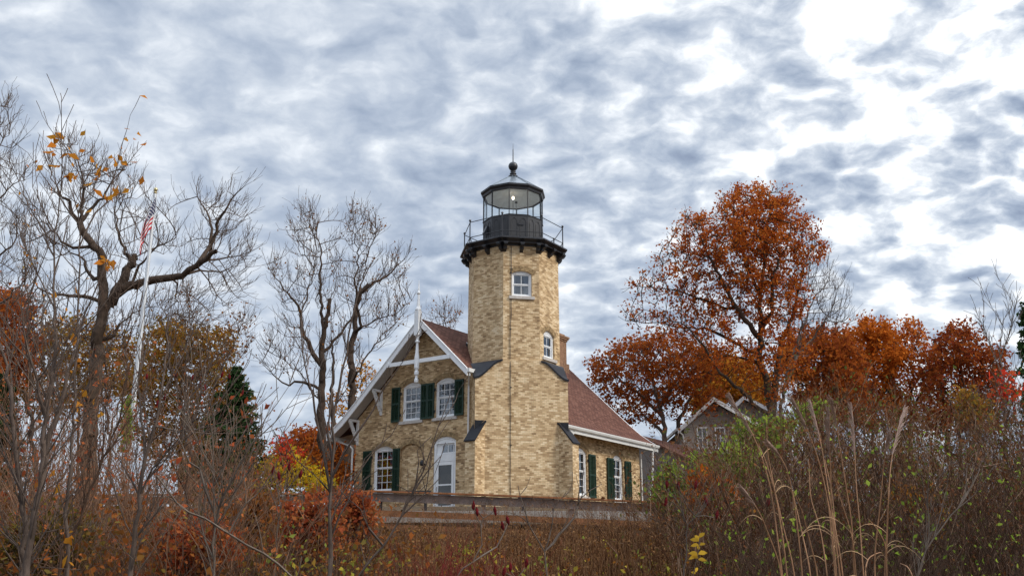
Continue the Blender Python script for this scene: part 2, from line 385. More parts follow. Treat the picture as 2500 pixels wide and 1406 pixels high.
def window(fr, x0, x1, z0, z1, rise, parent, cols=3, rows=(2, 3), curtain=True, sill=True, meet=.56, depth=.09, cols2=None, cur=(.0, .35), arch=True):
    mb = MB(fr); c = .075
    # arched casing with a rectangular opening
    lo = arch_loop(x0 + .004, x1 - .004, z0, z1, rise); zi = z1 - .015
    inner = [(x0 + c, z0 + .09), (x1 - c, z0 + .09), (x1 - c, zi), (x0 + c, zi)]
    for o in (-depth, -depth - .09):
        idx = [[mb.P(x, o, z) for x, z in lp] for lp in (lo, inner)]; flat = idx[0] + idx[1]
        for tri in tessellate_polygon([[Vector((x, z, 0)) for x, z in lp] for lp in (lo, inner)]): mb.f.append([flat[k] for k in tri])
        if o == -depth: fi = idx
        else:
            for a, b in zip(fi, idx):
                for k in range(len(a)): mb.f.append([a[k], a[(k + 1) % len(a)], b[(k + 1) % len(a)], b[k]])
    win = mb.build('window', M['white'], parent)
    g = MB(fr); xc = (x0 + x1) / 2; w_ = (x1 - x0) / 2 * .62                      # dark groove in the arched head
    pts = [(xc + w_ * q, z1 + rise * .35 * (1 - q * q) + .01) for q in np.linspace(-1, 1, 9)]
    for p, q in zip(pts, pts[1:]): g.bar((p[0], -depth + .003, p[1]), (q[0], -depth + .003, q[1]), .008, .016)
    g.build('head_groove', M['soffit'], win)
    s_ = MB(fr); a, b, lo_, hi = x0 + c, x1 - c, z0 + .09, zi; zm = lo_ + (hi - lo_) * meet
    for (za, zb, dd) in ((lo_, zm, -depth - .075), (zm, hi, -depth - .05)):
        s_.box(a, a + .045, dd - .02, dd + .02, za, zb); s_.box(b - .045, b, dd - .02, dd + .02, za, zb)
        s_.box(a + .045, b - .045, dd - .02, dd + .02, za, za + .045); s_.box(a + .045, b - .045, dd - .02, dd + .02, zb - .04, zb)
    s_.build('sash', M['white'], win)
    q_ = MB(fr)
    for (za, zb, dd, rr, cc) in ((lo_, zm, -depth - .075, rows[1], cols2 or cols), (zm, hi, -depth - .05, rows[0], cols)):
        for k in range(1, cc): x = a + .045 + (b - a - .09) * k / cc; q_.box(x - .011, x + .011, dd - .012, dd + .012, za + .045, zb - .04)
        for k in range(1, rr): z = za + .045 + (zb - za - .085) * k / rr; q_.box(a + .045, b - .045, dd - .014, dd + .014, z - .011, z + .011)
    q_.build('glazing_bars', M['white'], win)
    p_ = MB(fr); p_.box(a + .02, b - .02, -depth - .084, -depth - .078, lo_ + .02, zm); p_.box(a + .02, b - .02, -depth - .058, -depth - .052, zm, hi - .02); p_.build('pane', M['glass'], win)
    if curtain:
        k_ = MB(fr); N = 40
        hi_c = hi - .02; full = cur[1]
        for side in (0, 1):
            for zz in ((lo_, hi_c),):
                wv_ = (b - a) * (full if side else max(cur[0], .18)); xs = np.linspace(0, wv_, N)
                for i in range(N - 1):
                    xa = (b - xs[i]) if side else (a + xs[i]); xb = (b - xs[i + 1]) if side else (a + xs[i + 1])
                    ya = -.24 - .02 * math.sin(xs[i] * 70); yb = -.24 - .02 * math.sin(xs[i + 1] * 70)
                    k_.face([(xa, ya, zz[0]), (xb, yb, zz[0]), (xb, yb, zz[1]), (xa, ya, zz[1])])
        k_.build('curtain', M['curtain'], win)
    if sill:
        z_ = MB(fr); z_.box(x0 - .12, x1 + .12, -.14, .07, z0 - .13, z0 + .005); z_.build('sill', M['stone'], win, bevel=.008)
    if arch: brick_arch(fr, x0, x1, z1, rise, win)
    return win
def shutter(fr, x0, x1, z0, z1, parent, hinge=0):
    mb = MB(fr); o0, o1 = .035, .085
    for a, b in ((x0, x0 + .06), (x1 - .06, x1)): mb.box(a, b, o0, o1, z0, z1)
    zm = z0 + (z1 - z0) * .52
    for a, b in ((z0, z0 + .09), (zm - .04, zm + .04), (z1 - .08, z1)): mb.box(x0 + .06, x1 - .06, o0, o1, a, b)
    xm = (x0 + x1) / 2; mb.box(xm - .008, xm + .008, o1 - .004, o1 + .012, z0 + .12, z1 - .1)
    for za, zb in ((z0 + .09, zm - .04), (zm + .04, z1 - .08)):
        n = int((zb - za) / .045)
        for k in range(n):
            z = za + (k + .5) * (zb - za) / n
            mb.prism([(o0 + .005, z + .02), (o0 + .012, z + .026), (o1 - .005, z - .012), (o1 - .012, z - .02)], lambda p: (x0 + .055, p[0], p[1]), lambda p: (x1 - .055, p[0], p[1]))
    sh = mb.build('shutter', M['green'], parent)
    hx = x0 - .03 if hinge < 0 else x1 + .03
    for z in (z0 + .3, z1 - .3):
        h = MB(fr); h.box(hx - .03, hx + .03, .0, .05, z - .05, z + .05); h.build('hinge', M['black'], sh)
    return sh

# ---- roof profile (distance from the ridge, height of the top surface)
A0 = -2.25; RP = [(0, 12.55), (1.5, 11.13), (3.0, 9.70), (3.7, 9.05), (4.35, 8.48), (4.85, 8.12), (5.25, 7.88)]
def roofz(a): return float(np.interp(abs(a - A0), [p[0] for p in RP], [p[1] for p in RP]))
BF = -.7; BB = 11.5
# gable wall
UW = [(-3.72, -2.62, 8.2, 9.72, .2), (-1.85, -.75, 8.2, 9.72, .2)]
LW = (-5.30, -4.16, 5.22, 7.02, .2); DOOR = (-1.88, -.68, 4.28, 7.18, .2); NICHE = (-3.72, -2.55, 4.6, 6.98, .22)
gl_ = [(AL, GZ0), (1.2, GZ0), (1.2, roofz(1.2) - .15)] + [(A0, roofz(A0) - .18)] + [(A0 - d, roofz(A0 - d) - .18) for d in (1.5, 3.0, 3.7)] + [(AL, roofz(AL) - .18)]
hl = [arch_loop(*q) for q in UW] + [arch_loop(*LW), arch_loop(*DOOR)]
wall('gable_wall', gable_fr, gl_, hl + [arch_loop(*NICHE)], .32, M['brick'], house)
nb = MB(gable_fr); nb.prism(arch_loop(NICHE[0] - .03, NICHE[1] + .03, NICHE[2] - .03, NICHE[3] + .02, NICHE[4]), lambda p: (p[0], -.3, p[1]), lambda p: (p[0], -.09, p[1]))
niche = nb.build('bricked_up_window', M['brick'], house); brick_arch(gable_fr, NICHE[0], NICHE[1], NICHE[3], NICHE[4], niche)
# soldier course joints above the openings are part of brick_arch; long side wall
RWn = [(4.36, 5.52, 5.08, 6.98, .2), (7.78, 8.74, 5.08, 6.98, .2)]
RWn = [(4.66, 5.72, 5.06, 6.98, .2), (8.12, 9.1, 5.06, 6.98, .2)]
wall('side_wall', right_fr, [(1.6, GZ0), (BE, GZ0), (BE, roofz(AR) - .2), (1.6, roofz(AR) - .2)], [arch_loop(*q) for q in RWn], .32, M['brick'], house)
bw = MB(HF); bw.box(AL, AR - .33, BE - .3, BE, GZ0, 8.35); bw.build('rear_wall', M['brick'], house)
bg_ = MB(HF); bg_.prism([(AL, 8.36), (AR - .33, 8.36), (A0 + 3, 9.5), (A0, 12.3), (A0 - 3, 9.5)], lambda p: (p[0], BE - .3, p[1]), lambda p: (p[0], BE, p[1])); bg_.build('rear_gable', M['brick'], house)
lw = MB(HF); lw.box(AL, AL + .3, .33, BE - .31, GZ0, 8.3); lw.build('west_wall', M['brick'], house)
iw = MB(HF); iw.box(AL + .31, AR - .34, 1.5, 1.55, GZ0, 8.2); iw.box(AR - 1.6, AR - 1.55, 3.4, BE - .32, GZ0, 8.2); iw.box(AL + .9, 0, .34, 1.49, 7.9, 7.95); iw.box(AL + 2, 0, 1.5, 1.55, 8.21, 9.6); iw.build('interior_wall', M['inside'], house)
# windows and shutters
for i, q in enumerate(UW): window(gable_fr, *q, house, cols=3, rows=(2, 3), cur=(.18, .5 if i == 0 else .62))
window(gable_fr, *LW, house, cols=3, rows=(2, 3), cur=(.18, .3))
for i, q in enumerate(RWn): window(right_fr, *q, house, cols=2, rows=(2, 3), cols2=2, cur=(.5, .5))
for x0, x1, hg in ((-4.28, -3.80, 1), (-2.60, -2.24, 0), (-2.23, -1.87, 0), (-.74, -.27, -1)): shutter(gable_fr, x0, x1, 8.2, 9.75, house, hg or 1)
for x0, x1, hg in ((-5.86, -5.38, 1), (-4.10, -3.72, -1)): shutter(gable_fr, x0, x1, 5.2, 7.05, house, hg)
for x0, x1, hg in ((5.78, 6.36, -1), (7.46, 8.06, 1), (9.2, 9.78, -1)): shutter(right_fr, x0, x1, 5.04, 6.96, house, hg)
# door
x0, x1, z0, z1, rs = DOOR
mb = MB(gable_fr); lo = arch_loop(x0 + .004, x1 - .004, z0, z1, rs)
mb.prism(lo[:2] + lo[2:], lambda p: (p[0], -.13, p[1]), lambda p: (p[0], -.16, p[1]))
mb.box(x0, x0 + .11, -.129, -.05, z0, z1 - .01); mb.box(x1 - .11, x1, -.129, -.05, z0, z1 - .01); mb.box(x0 + .11, x1 - .11, -.129, -.05, z1 - .09, z1 - .01); mb.box(x0 + .11, x1 - .11, -.129, -.04, 6.33, 6.62)
lp = arch_loop(x0 + .004, x1 - .004, z1 - .008, z1, rs)
mb.prism(lp, lambda p: (p[0], -.129, p[1]), lambda p: (p[0], -.05, p[1]))
door = mb.build('door', M['white'], house)
g = MB(gable_fr); pts = [((x0 + x1) / 2 + .4 * q, z1 + .075 * (1 - q * q) + .01) for q in np.linspace(-1, 1, 9)]
for p, q in zip(pts, pts[1:]): g.bar((p[0], -.047, p[1]), (q[0], -.047, q[1]), .008, .016)
g.build('head_groove', M['soffit'], door)
t_ = MB(gable_fr); t_.box(x0 + .42, x1 - .12, -.128, -.122, 6.72, z1 - .16); t_.build('transom_pane', M['glass'], door)
t_ = MB(gable_fr); t_.box(x0 + .40, x1 - .11, -.1285, -.10, 6.66, 6.715); t_.box(x0 + .37, x0 + .42, -.1285, -.10, 6.66, z1 - .1); t_.box(x0 + .70, x0 + .73, -.121, -.105, 6.72, z1 - .16); t_.box(x0 + .97, x0 + 1.0, -.121, -.105, 6.72, z1 - .16); t_.box(x0 + .42, x1 - .11, -.1285, -.10, z1 - .15, z1 - .1); t_.build('transom_bars', M['white'], door)
t_ = MB(gable_fr); d0, d1 = x0 + .13, x1 - .13
t_.box(d0, d0 + .12, -.10, -.045, z0, 6.32); t_.box(d1 - .12, d1, -.10, -.045, z0, 6.32); t_.box(d0 + .12, d1 - .12, -.10, -.045, 6.18, 6.32); t_.box(d0 + .12, d1 - .12, -.10, -.045, z0, 4.50); t_.box(d0 + .12, d1 - .12, -.10, -.045, 5.33, 5.39)
t_.build('storm_door', M['white'], door)
t_ = MB(gable_fr); t_.box(d0 + .11, d1 - .11, -.085, -.08, 4.49, 6.2); t_.build('door_pane', M['dglass'], door)
t_ = MB(gable_fr); t_.box(d0 + .04, d0 + .07, -.044, -.015, 5.1, 5.3); t_.tube([(d0 + .055, -.01, 5.15), (d0 + .055, .03, 5.2), (d0 + .055, -.01, 5.28)], .01, 6); t_.build('door_handle', M['soffit'], door)
t_ = MB(gable_fr); t_.box(d0 + .03, d1 - .03, -.125, -.115, z0, 6.3); t_.build('inner_door', M['inside'], door)
brick_arch(gable_fr, x0, x1, z1, rs, door)
t_ = MB(gable_fr); t_.tube([(-2.36, .0, 6.28), (-2.36, .09, 6.30)], .035, 8); t_.lathe((-2.36, .17), [(.02, 6.22), (.07, 6.2), (.09, 6.28), (.09, 6.36), (.05, 6.42), (.015, 6.45)], 12); t_.build('wall_lamp', M['black'], house)
t_ = MB(gable_fr); t_.box(-2.3, -.3, .0, 1.2, 4.0, 4.24); t_.build('doorstep', M['concrete'], house)
# roof
def bstart(a):
    if a <= .38: return BF
    return .35 + (a - .38) * (2.75 - .35) / (3.0 - .38)
mb = MB(HF); TH = .10
prof = [(A0 - d, z) for d, z in RP[::-1]] + [(A0 + d, z) for d, z in RP[1:]]
aa = sorted(set([p[0] for p in prof] + [.379, .381])); mb_cols = []
for a in aa:
    z = roofz(a); mb_cols.append([mb.P(a, bstart(a) if a > .38 else BF, z), mb.P(a, BB, z), mb.P(a, BB, z - TH), mb.P(a, bstart(a) if a > .38 else BF, z - TH)])
for c0, c1 in zip(mb_cols, mb_cols[1:]):
    for k in range(4): mb.f.append([c0[k], c1[k], c1[(k + 1) % 4], c0[(k + 1) % 4]])
mb.f.append(mb_cols[0]); mb.f.append(mb_cols[-1][::-1])
roof = mb.build('roof', M['roof'], house)
mb = MB(HF)                                            # soffit under the front and rear overhangs
for (b0, b1) in ((BF + .03, -.005), (BE + .005, BB - .03)):
    for p, q in zip(prof, prof[1:]):
        if q[0] > .38 and b0 < 0: 
            if p[0] > .3: continue
            q = (.37, roofz(.37))
        mb.face([(p[0], b0, p[1] - TH - .012), (q[0], b0, q[1] - TH - .012), (q[0], b1, q[1] - TH - .012), (p[0], b1, p[1] - TH - .012)])
mb.face([(A0 - 5.2, -.01, 7.77), (AL, -.01, 7.9), (AL, BE, 7.9), (A0 - 5.2, BE, 7.77)])
mb.face([(A0 + 5.2, 2.7, 7.77), (AR, 2.7, 7.85), (AR, BE, 7.85), (A0 + 5.2, BE, 7.77)])
mb.build('soffit', M['soffit'], roof)
mb = MB(HF)                                            # white rake boards
def rake(b0, b1, amin, amax):
    pp = [p for p in prof if amin < p[0] < amax]; pp = [(amin, roofz(amin))] + pp + [(amax, roofz(amax))]
    for p, q in zip(pp, pp[1:]):
        mb.prism([(p[0], p[1] - .035), (q[0], q[1] - .035), (q[0], q[1] - .32), (p[0], p[1] - .32)], lambda v: (v[0], b0, v[1]), lambda v: (v[0], b1, v[1]))
        mb.prism([(p[0], p[1] + .012), (q[0], q[1] + .012), (q[0], q[1] - .034), (p[0], p[1] - .034)], lambda v: (v[0], b0 - .035, v[1]), lambda v: (v[0], b1, v[1]))
rake(BF - .05, BF - .002, A0 - 5.27, .42); rake(BB + .002, BB + .05, A0 - 5.27, A0 + 5.27)
mb.build('rake_board', M['white'], roof)
mb = MB(HF)
mb.box(AL - 1.05, AL - .98, -.01, -.0, 7.7, 7.71)
g = MB(HF); e = A0 + 5.25                              # eave gutters
for (b0, b1, aa_, sgn) in ((2.75, BB + .04, e, 1), (BF - .02, BB, A0 - 5.25, -1)):
    g.prism([(0, .01), (.13, .01), (.13, -.03), (.10, -.11), (0, -.15)], lambda p: (aa_ + sgn * p[0], b0, 7.86 + p[1]), lambda p: (aa_ + sgn * p[0], b1, 7.86 + p[1]))
    g.prism([(0, .0), (0, -.22), (-.03, -.22), (-.03, .0)], lambda p: (aa_ + sgn * p[0], b0, 7.80 + p[1]), lambda p: (aa_ + sgn * p[0], b1, 7.80 + p[1]))
g.build('gutter', M['whited'], house)
g = MB(HF); g.box(.36, .52, BF - .02, .5, 9.86, 10.02); g.build('gutter', M['whited'], house)
def spout(pts, r=.045, fr=HF):
    g = MB(fr); g.tube(pts, r, 8); g.build('downspout', M['whited'], house)
spout([(.44, BF + .1, 9.9), (.44, BF + .1, 9.75), (.02, -.08, 9.45), (.02, -.08, 9.2), (.02, -.08, 4.2)])
spout([(A0 - 5.28, -.12, 7.75), (A0 - 5.2, -.12, 7.62), (AL - .25, -.12, 7.35), (AL - .07, -.12, 7.2), (AL - .07, -.12, 4.2)])
spout([(e + .03, BE - .1, 7.72), (AR + .08, BE + .02, 7.45), (AR + .08, BE + .02, 4.2)], .035)
spout([(e + .06, BB - .35, 7.72), (e - .05, BB - .4, 7.5), (AR + .55, BE + .3, 6.9), (AR + .5, BE + .28, 5.9), (AR + .35, BE + .28, 5.75), (AR + .35, BE + .28, 4.2)], .05)
spout([(e + .03, 3.55, 7.72), (e - .02, 3.5, 7.55), (e - .25, 3.3, 7.4), (AR + .05, 3.0, 7.35), (AR + .05, 3.0, 7.2)], .05)
# gable ornament: finial, king post with turned drop, collar beam
c_ = (A0, -(BF - .12))
m2 = MB(gable_fr)
def sq(z0, z1, h): m2.box(A0 - h, A0 + h, c_[1] - h, c_[1] + h, z0, z1)
sq(11.75, 12.85, .115); m2.lathe(c_, [(.115, 12.85), (.14, 12.9), (.12, 12.97), (.085, 13.05), (.045, 13.55), (.04, 13.59), (.08, 13.64), (.08, 13.70), (.04, 13.76), (.035, 13.85), (.008, 14.25)], 12)
m2.lathe(c_, [(.115, 11.75), (.07, 11.6), (.05, 11.55), (.10, 11.5), (.10, 11.45), (.05, 11.4), (.075, 11.0), (.11, 10.75), (.11, 10.3), (.06, 10.2), (.10, 10.14), (.10, 10.02), (.055, 9.97), (.065, 9.85), (.095, 9.8), (.095, 9.68), (.03, 9.64)], 12)
orn = m2.build('gable_finial', M['white'], house)
m2 = MB(gable_fr); zb = 10.62; hb = (12.55 - .3 - zb) / .947 + .02
m2.box(A0 - hb, A0 - .11, -(BF) - .02, -(BF) + .10, zb - .085, zb + .085); m2.box(A0 + .11, A0 + hb, -(BF) - .02, -(BF) + .10, zb - .085, zb + .085); m2.build('collar_beam', M['white'], house)
# scalloped eave brackets on the gable wall
def bracket(a, ztop):
    mb = MB(gable_fr); t0, t1 = a - .05, a + .05
    def pr(lp): mb.prism(lp, lambda p: (t0, p[0], p[1]), lambda p: (t1, p[0], p[1]))
    pr([(.0, ztop), (.09, ztop), (.09, ztop - 1.0), (.05, ztop - 1.12), (0, ztop - 1.12)])
    pr([(.09, ztop), (.62, ztop), (.62, ztop - .10), (.09, ztop - .10)])
    n = 9
    for k in range(n):                                  # scallops along the diagonal brace
        y = .60 - .50 * k / n; z = ztop - .10 - .86 * (k / n) ** 1.05
        pr([(y, z + .06), (y + .03, z), (y - .0, z - .07), (y - .09, z - .11), (y - .14, z - .03), (y - .09, z + .05)])
    mb.build('eave_bracket', M['white'], house)
bracket(-4.92, roofz(-4.92) - .30); bracket(-6.28, roofz(-6.28) - .28)
# chimney and roof vent
mb = MB(HF); ca, cb = -2.05, 10.3
mb.box(ca - .42, ca + .42, cb - .35, cb + .35, 11.3, 13.55)
for k, (zz, ex) in enumerate(((13.551, .04), (13.64, .09), (13.73, .13))): mb.box(ca - .42 - ex, ca + .42 + ex, cb - .35 - ex, cb + .35 + ex, zz, zz + .088)
mb.box(ca - .36, ca + .36, cb - .3, cb + .3, 13.82, 13.95); mb.box(ca - .52, ca + .52, cb - .45, cb + .45, 11.2, 12.35); mb.build('chimney', M['brickc'], house)
mb = MB(HF); va, vb = -1.0, 1.45; vz = roofz(va)
mb.prism([(va - .18, vz + .2), (va - .18, vz + .32), (va + .16, vz - .02), (va + .16, vz - .14)], lambda p: (p[0], vb - .2, p[1]), lambda p: (p[0], vb + .2, p[1])); rv = mb.build('roof_vent', M['black'], house)
mb = MB(HF); mb.prism([(va - .16, vz + .325), (va - .16, vz + .34), (va + .2, vz - .01), (va + .2, vz - .03)], lambda p: (p[0], vb - .17, p[1]), lambda p: (p[0], vb + .17, p[1])); mb.build('vent_cover', M['white'], rv)

# ------------------------------------------------------------------ tower
ZC0, ZC1 = 9.63, 10.40; ZT = 15.50; Wo0, Wo1 = 3.85, 3.80; hs = .82
def S(u): return ZC1 - (ZC1 - ZC0) * (u * u * (3 - 2 * u))
us = np.linspace(0, 1, 11)
def facefr(k):
    a = R(k * 45); n_ = nv * math.cos(a) + tv * math.sin(a); t2 = tv * math.cos(a) - nv * math.sin(a); return n_, t2
top = [(hs + (TW / 2 - hs) * u, S(u)) for u in us]
for k in (0, 2, 6):
    n_, t2 = facefr(k)
    fr = (lambda n_, t2: lambda s, o, z: TC + n_ * (TW / 2 + o) + t2 * s + Vector((0, 0, z)))(n_, t2)
    e_ = TW / 2 - (0 if k == 0 else .301)
    outer = [(-TW / 2 + (0 if k == 0 else .0), GZ0), (TW / 2, GZ0)] + top[::-1] + [(-x, z) for x, z in top]
    if k: outer = [(x * (1 - .0005), z) for x, z in outer]
    wall('tower_base', fr, outer, [], .3 if k == 0 else .28, M['brickt'], house)
def Wz(z): return Wo0 + (Wo1 - Wo0) * (z - ZC1) / (ZT - ZC1)
TWIN = {0: (-.42, .46, 13.18, 14.2, .13), 1: (-.50, .36, 10.62, 11.62, .22)}
for k in range(8):
    n_, t2 = facefr(k)
    fr = (lambda n_, t2: lambda s, o, z: TC + n_ * (Wz(z) / 2 + o) + t2 * s + Vector((0, 0, z)))(n_, t2)
    h0, h1 = Wz(9.6) * math.tan(R(22.5)) / 2, Wz(ZT) * math.tan(R(22.5)) / 2
    holes = [arch_loop(*TWIN[k])] if k in TWIN else []
    wall('tower_shaft', fr, [(-h0, 9.6), (h0, 9.6), (h1, ZT), (-h1, ZT)], holes, .35, M['brickt'], house)
    if k in TWIN:
        x0, x1, z0, z1, rs = TWIN[k]
        window(fr, x0, x1, z0, z1, rs, house, cols=2, rows=(1, 1), meet=.5, depth=.08, cur=(.2, .3) if k == 0 else (.5, .5))
mb = MB(TF); mb.lathe((0, 0), [(1.45, 9.8), (1.45, 15.3)], 8, R(22.5)); mb.build('tower_core', M['inside'], house)
# ogee shoulders
for sgn in (-1, 1):
    mb = MB(TF); rows_ = []
    for u in us:
        x = hs + (TW / 2 - hs) * u; z = S(u); ov = .045
        P0 = (sgn * x, TW / 2 + ov, z); P1 = (sgn * (TW / 2 + ov), x, z)
        rows_.append((P0, P1))
    tp = [(mb.P(*p), mb.P(*q)) for p, q in rows_]; bt = [(mb.P(p[0], p[1], p[2] - .09), mb.P(q[0], q[1], q[2] - .09)) for p, q in rows_]
    # corner nose
    for a, b, c, d in zip(tp, tp[1:], bt, bt[1:]):
        mb.f.append([a[0], b[0], b[1], a[1]]); mb.f.append([c[0], c[1], d[1], d[0]])
        mb.f.append([a[0], c[0], d[0], b[0]]); mb.f.append([a[1], b[1], d[1], c[1]])
    mb.f.append([tp[0][0], tp[0][1], bt[0][1], bt[0][0]])
    cn = mb.P(sgn * (TW / 2 + .045), TW / 2 + .045, ZC0); cb_ = mb.P(sgn * (TW / 2 + .045), TW / 2 + .045, ZC0 - .09)
    mb.f.append([tp[-1][0], cn, tp[-1][1]]); mb.f.append([bt[-1][0], bt[-1][1], cb_]); mb.f.append([tp[-1][0], bt[-1][0], cb_, cn]); mb.f.append([tp[-1][1], cn, cb_, bt[-1][1]])
    mb.build('shoulder_cap', M['cap'], house)
# buttresses
def buttress(side):
    # plan: the inner long side meets the tower's front face .43 m from its corner
    Ax = TC + tv * side * (TW / 2 - .43) + nv * (TW / 2)
    g_ = -Bv if side < 0 else Av; ww = -Av if side < 0 else Bv
    L = .68 if side < 0 else .66; t_ = .50
    def fr(x, y, z): return Vector((Ax.x, Ax.y, 0)) + ww * x + g_ * y + Vector((0, 0, z))
    zt, ze = 7.76, 6.95; back = 1.0
    mb = MB(fr); sl = (zt - ze) / L
    lp = [(-back, GZ0), (L, GZ0), (L, ze - .05), (0, zt - .05), (-.2, zt - .05), (-back, zt - .05)]
    mb.prism(lp, lambda p: (0, p[0], p[1]), lambda p: (t_, p[0], p[1])); b_ = mb.build('buttress', M['brickt'], house)
    mb = MB(fr); ov = .04
    mb.prism([(L + .05, ze - .055), (L + .05, ze + .0), (0, zt + .05), (-back, zt + .05 + sl * .0), (-back, zt - .0), (0, zt - .04)], lambda p: (-ov, p[0], p[1]), lambda p: (t_ + ov, p[0], p[1]))
    mb.build('buttress_cap', M['cap'], b_)
    mb = MB(TF); a, b = side * (TW / 2 - .40), side * (TW / 2 + .0)
    mb.prism([(a, zt + .05), (b, zt + .05), (b, zt - sl * .30)], lambda p: (p[0], TW / 2 + .003, p[1]), lambda p: (p[0], TW / 2 + .02, p[1])); mb.build('flashing', M['cap'], b_)
buttress(-1); buttress(1)
# lightning cable
mb = MB(TF); rr_ = random.Random(5)
pts = [(-.45 - .04 * (z < 12) + rr_.uniform(-.012, .012), (Wz(z) / 2 if z > ZC1 else TW / 2) + .03, z) for z in np.linspace(15.45, 4.2, 30)]
mb.tube(pts, .013, 6)
for z in (14.2, 11.7, 9.2, 6.8): mb.box(-.50, -.44, TW / 2 - .2, TW / 2 + .045 if z < ZC1 else Wz(z) / 2 + .03, z, z + .035)
mb.build('lightning_cable', M['black'], house)
# gallery
WG = 4.60; c8 = 1 / math.cos(R(22.5)) / 2
RG = WG * c8; mb = MB(TF); mb.lathe((0, 0), [(1.6, 15.44), (Wo1 * c8 + .04, 15.45), (Wo1 * c8 + .06, 15.51), (RG - .19, 15.54), (RG - .18, 15.58), (RG - .09, 15.65), (RG - .06, 15.67), (RG, 15.69), (RG, 15.75), (RG - .03, 15.77), (1.0, 15.78)], 8, R(22.5))
gal = mb.build('gallery', M['black'], house)
for k in range(8):
    n_, t2 = facefr(k); h = Wo1 / 2 * math.tan(R(22.5))
    for s_ in (-h * .93, 0.0, h * .93):
        fr = (lambda n_, t2: lambda s, o, z: TC + n_ * (Wo1 / 2 + o) + t2 * s + Vector((0, 0, z)))(n_, t2)
        mb = MB(fr)
        mb.prism([(0, 15.50), (.34, 15.53), (.34, 15.43), (.29, 15.38), (.20, 15.35), (.17, 15.26), (.08, 15.22), (0, 15.16)], lambda p: (s_ - .075, p[0], p[1]), lambda p: (s_ + .075, p[0], p[1]))
        mb.box(s_ - .10, s_ + .10, 0, .36, 15.47, 15.525); mb.build('bracket', M['black'], gal)
mb = MB(TF); Rr = 4.22 * c8; zr0, zr1, zr2 = 15.76, 16.06, 16.80
pv_ = [(Rr * math.sin(R(22.5 + 45 * k)), Rr * math.cos(R(22.5 + 45 * k))) for k in range(8)]
for k in range(8):
    x, y = pv_[k]; x2, y2 = pv_[(k + 1) % 8]
    mb.tube([(x, y, zr0), (x, y, zr2)], .025, 8); mb.lathe((x, y), [(.01, zr2 - .01), (.045, zr2 + .02), (.055, zr2 + .05), (.045, zr2 + .085), (.01, zr2 + .11)], 10)
    mb.tube([(x * .94, y * .94, zr0), (x, y, zr1 + .05)], .015, 6); mb.lathe((x, y), [(.05, zr0), (.05, zr0 + .05), (.025, zr0 + .07)], 8)
    for z in (zr1, zr2 - .03): mb.tube([(x, y, z), (x2, y2, z)], .018, 6)
mb.build('railing', M['black'], gal)
# lantern room: ten-sided
RL = 1.39; ph = R(18); c10 = math.cos(R(18)); ZD, ZG, ZR = 15.77, 17.14, 18.38
mb = MB(TF); mb.lathe((0, 0), [(RL, ZD), (RL, ZG - .03), (RL + .03, ZG - .02), (RL + .03, ZG), (RL - .1, ZG), (RL - .1, ZD)], 10, ph, caps=False)
def dec(k): a = ph + R(36) * k; return Vector((math.sin(a), math.cos(a), 0))
for k in range(10):                                   # arched relief lines on every drum panel
    p, q = dec(k) * RL, dec(k + 1) * RL; u_ = (q - p); nn = ((p + q) / 2).normalized() * .008
    for (c0, w_) in ((.27, .15), (.73, .15)):
        pts = [p + u_ * (c0 - w_) + nn + Vector((0, 0, ZD + .05)), p + u_ * (c0 - w_) + nn + Vector((0, 0, ZG - .38))] + [p + u_ * (c0 - w_ * math.cos(a)) + nn + Vector((0, 0, ZG - .38 + .2 * math.sin(a))) for a in np.linspace(.3, math.pi - .3, 6)] + [p + u_ * (c0 + w_) + nn + Vector((0, 0, ZG - .38)), p + u_ * (c0 + w_) + nn + Vector((0, 0, ZD + .05))]
        mb.tube(pts, .009, 5)
lan = mb.build('lantern_room', M['blackd'], house)
for k in range(10):
    mb = MB(TF); d = dec(k) * (RL - .02); mb.bar((d.x, d.y, ZG), (d.x, d.y, ZR), .035, .05, up=d); mb.build('mullion', M['black'], lan)
for k in range(10):
    p, q = dec(k) * (RL - .035), dec(k + 1) * (RL - .035); pi_, qi_ = p * .996, q * .996
    mb = MB(TF); i = [mb.P(v.x, v.y, z) for z in (ZG, ZR) for v in (p, q, qi_, pi_)]
    for f_ in ((0, 1, 2, 3), (4, 5, 6, 7), (0, 1, 5, 4), (2, 3, 7, 6), (0, 3, 7, 4), (1, 2, 6, 5)): mb.f.append([i[j] for j in f_])
    mb.build('pane', M['lglass'], lan)
RO = 1.51
mb = MB(TF); mb.lathe((0, 0), [(RL - .1, ZR - .02), (RL + .03, ZR - .03), (RL + .05, ZR + .05), (RO - .03, ZR + .10), (RO, ZR + .13), (RO, ZR + .21), (RO - .06, ZR + .22)], 10, ph, caps=False); mb.build('cornice', M['black'], lan)
mb = MB(TF); mb.lathe((0, 0), [(RO - .05, ZR + .21), (.18, ZR + 1.07), (.14, ZR + 1.10)], 10, ph, caps=False); 
lr = mb.build('lantern_roof', M['lroof'], lan)
mb = MB(TF)
for k in range(10):
    d = dec(k); mb.bar((d.x * (RO - .05), d.y * (RO - .05), ZR + .22), (d.x * .18, d.y * .18, ZR + 1.085), .02)
mb.build('roof_seams', M['lroof'], lan)
mb = MB(TF); mb.lathe((0, 0), [(RL - .06, ZR - .015), (RL - .12, ZR - .012), (.5, ZR + .25), (.02, ZR + .30)], 10, ph, caps=False); mb.build('ceiling', M['lceil'], lan)
mb = MB(TF); z = ZR + 1.07
mb.lathe((0, 0), [(.20, z - .03), (.23, z + .0), (.22, z + .04), (.14, z + .06), (.11, z + .1), (.15, z + .13), (.16, z + .17), (.11, z + .2), (.08, z + .22), (.13, z + .26), (.13, z + .29), (.08, z + .31), (.05, z + .33)], 18)
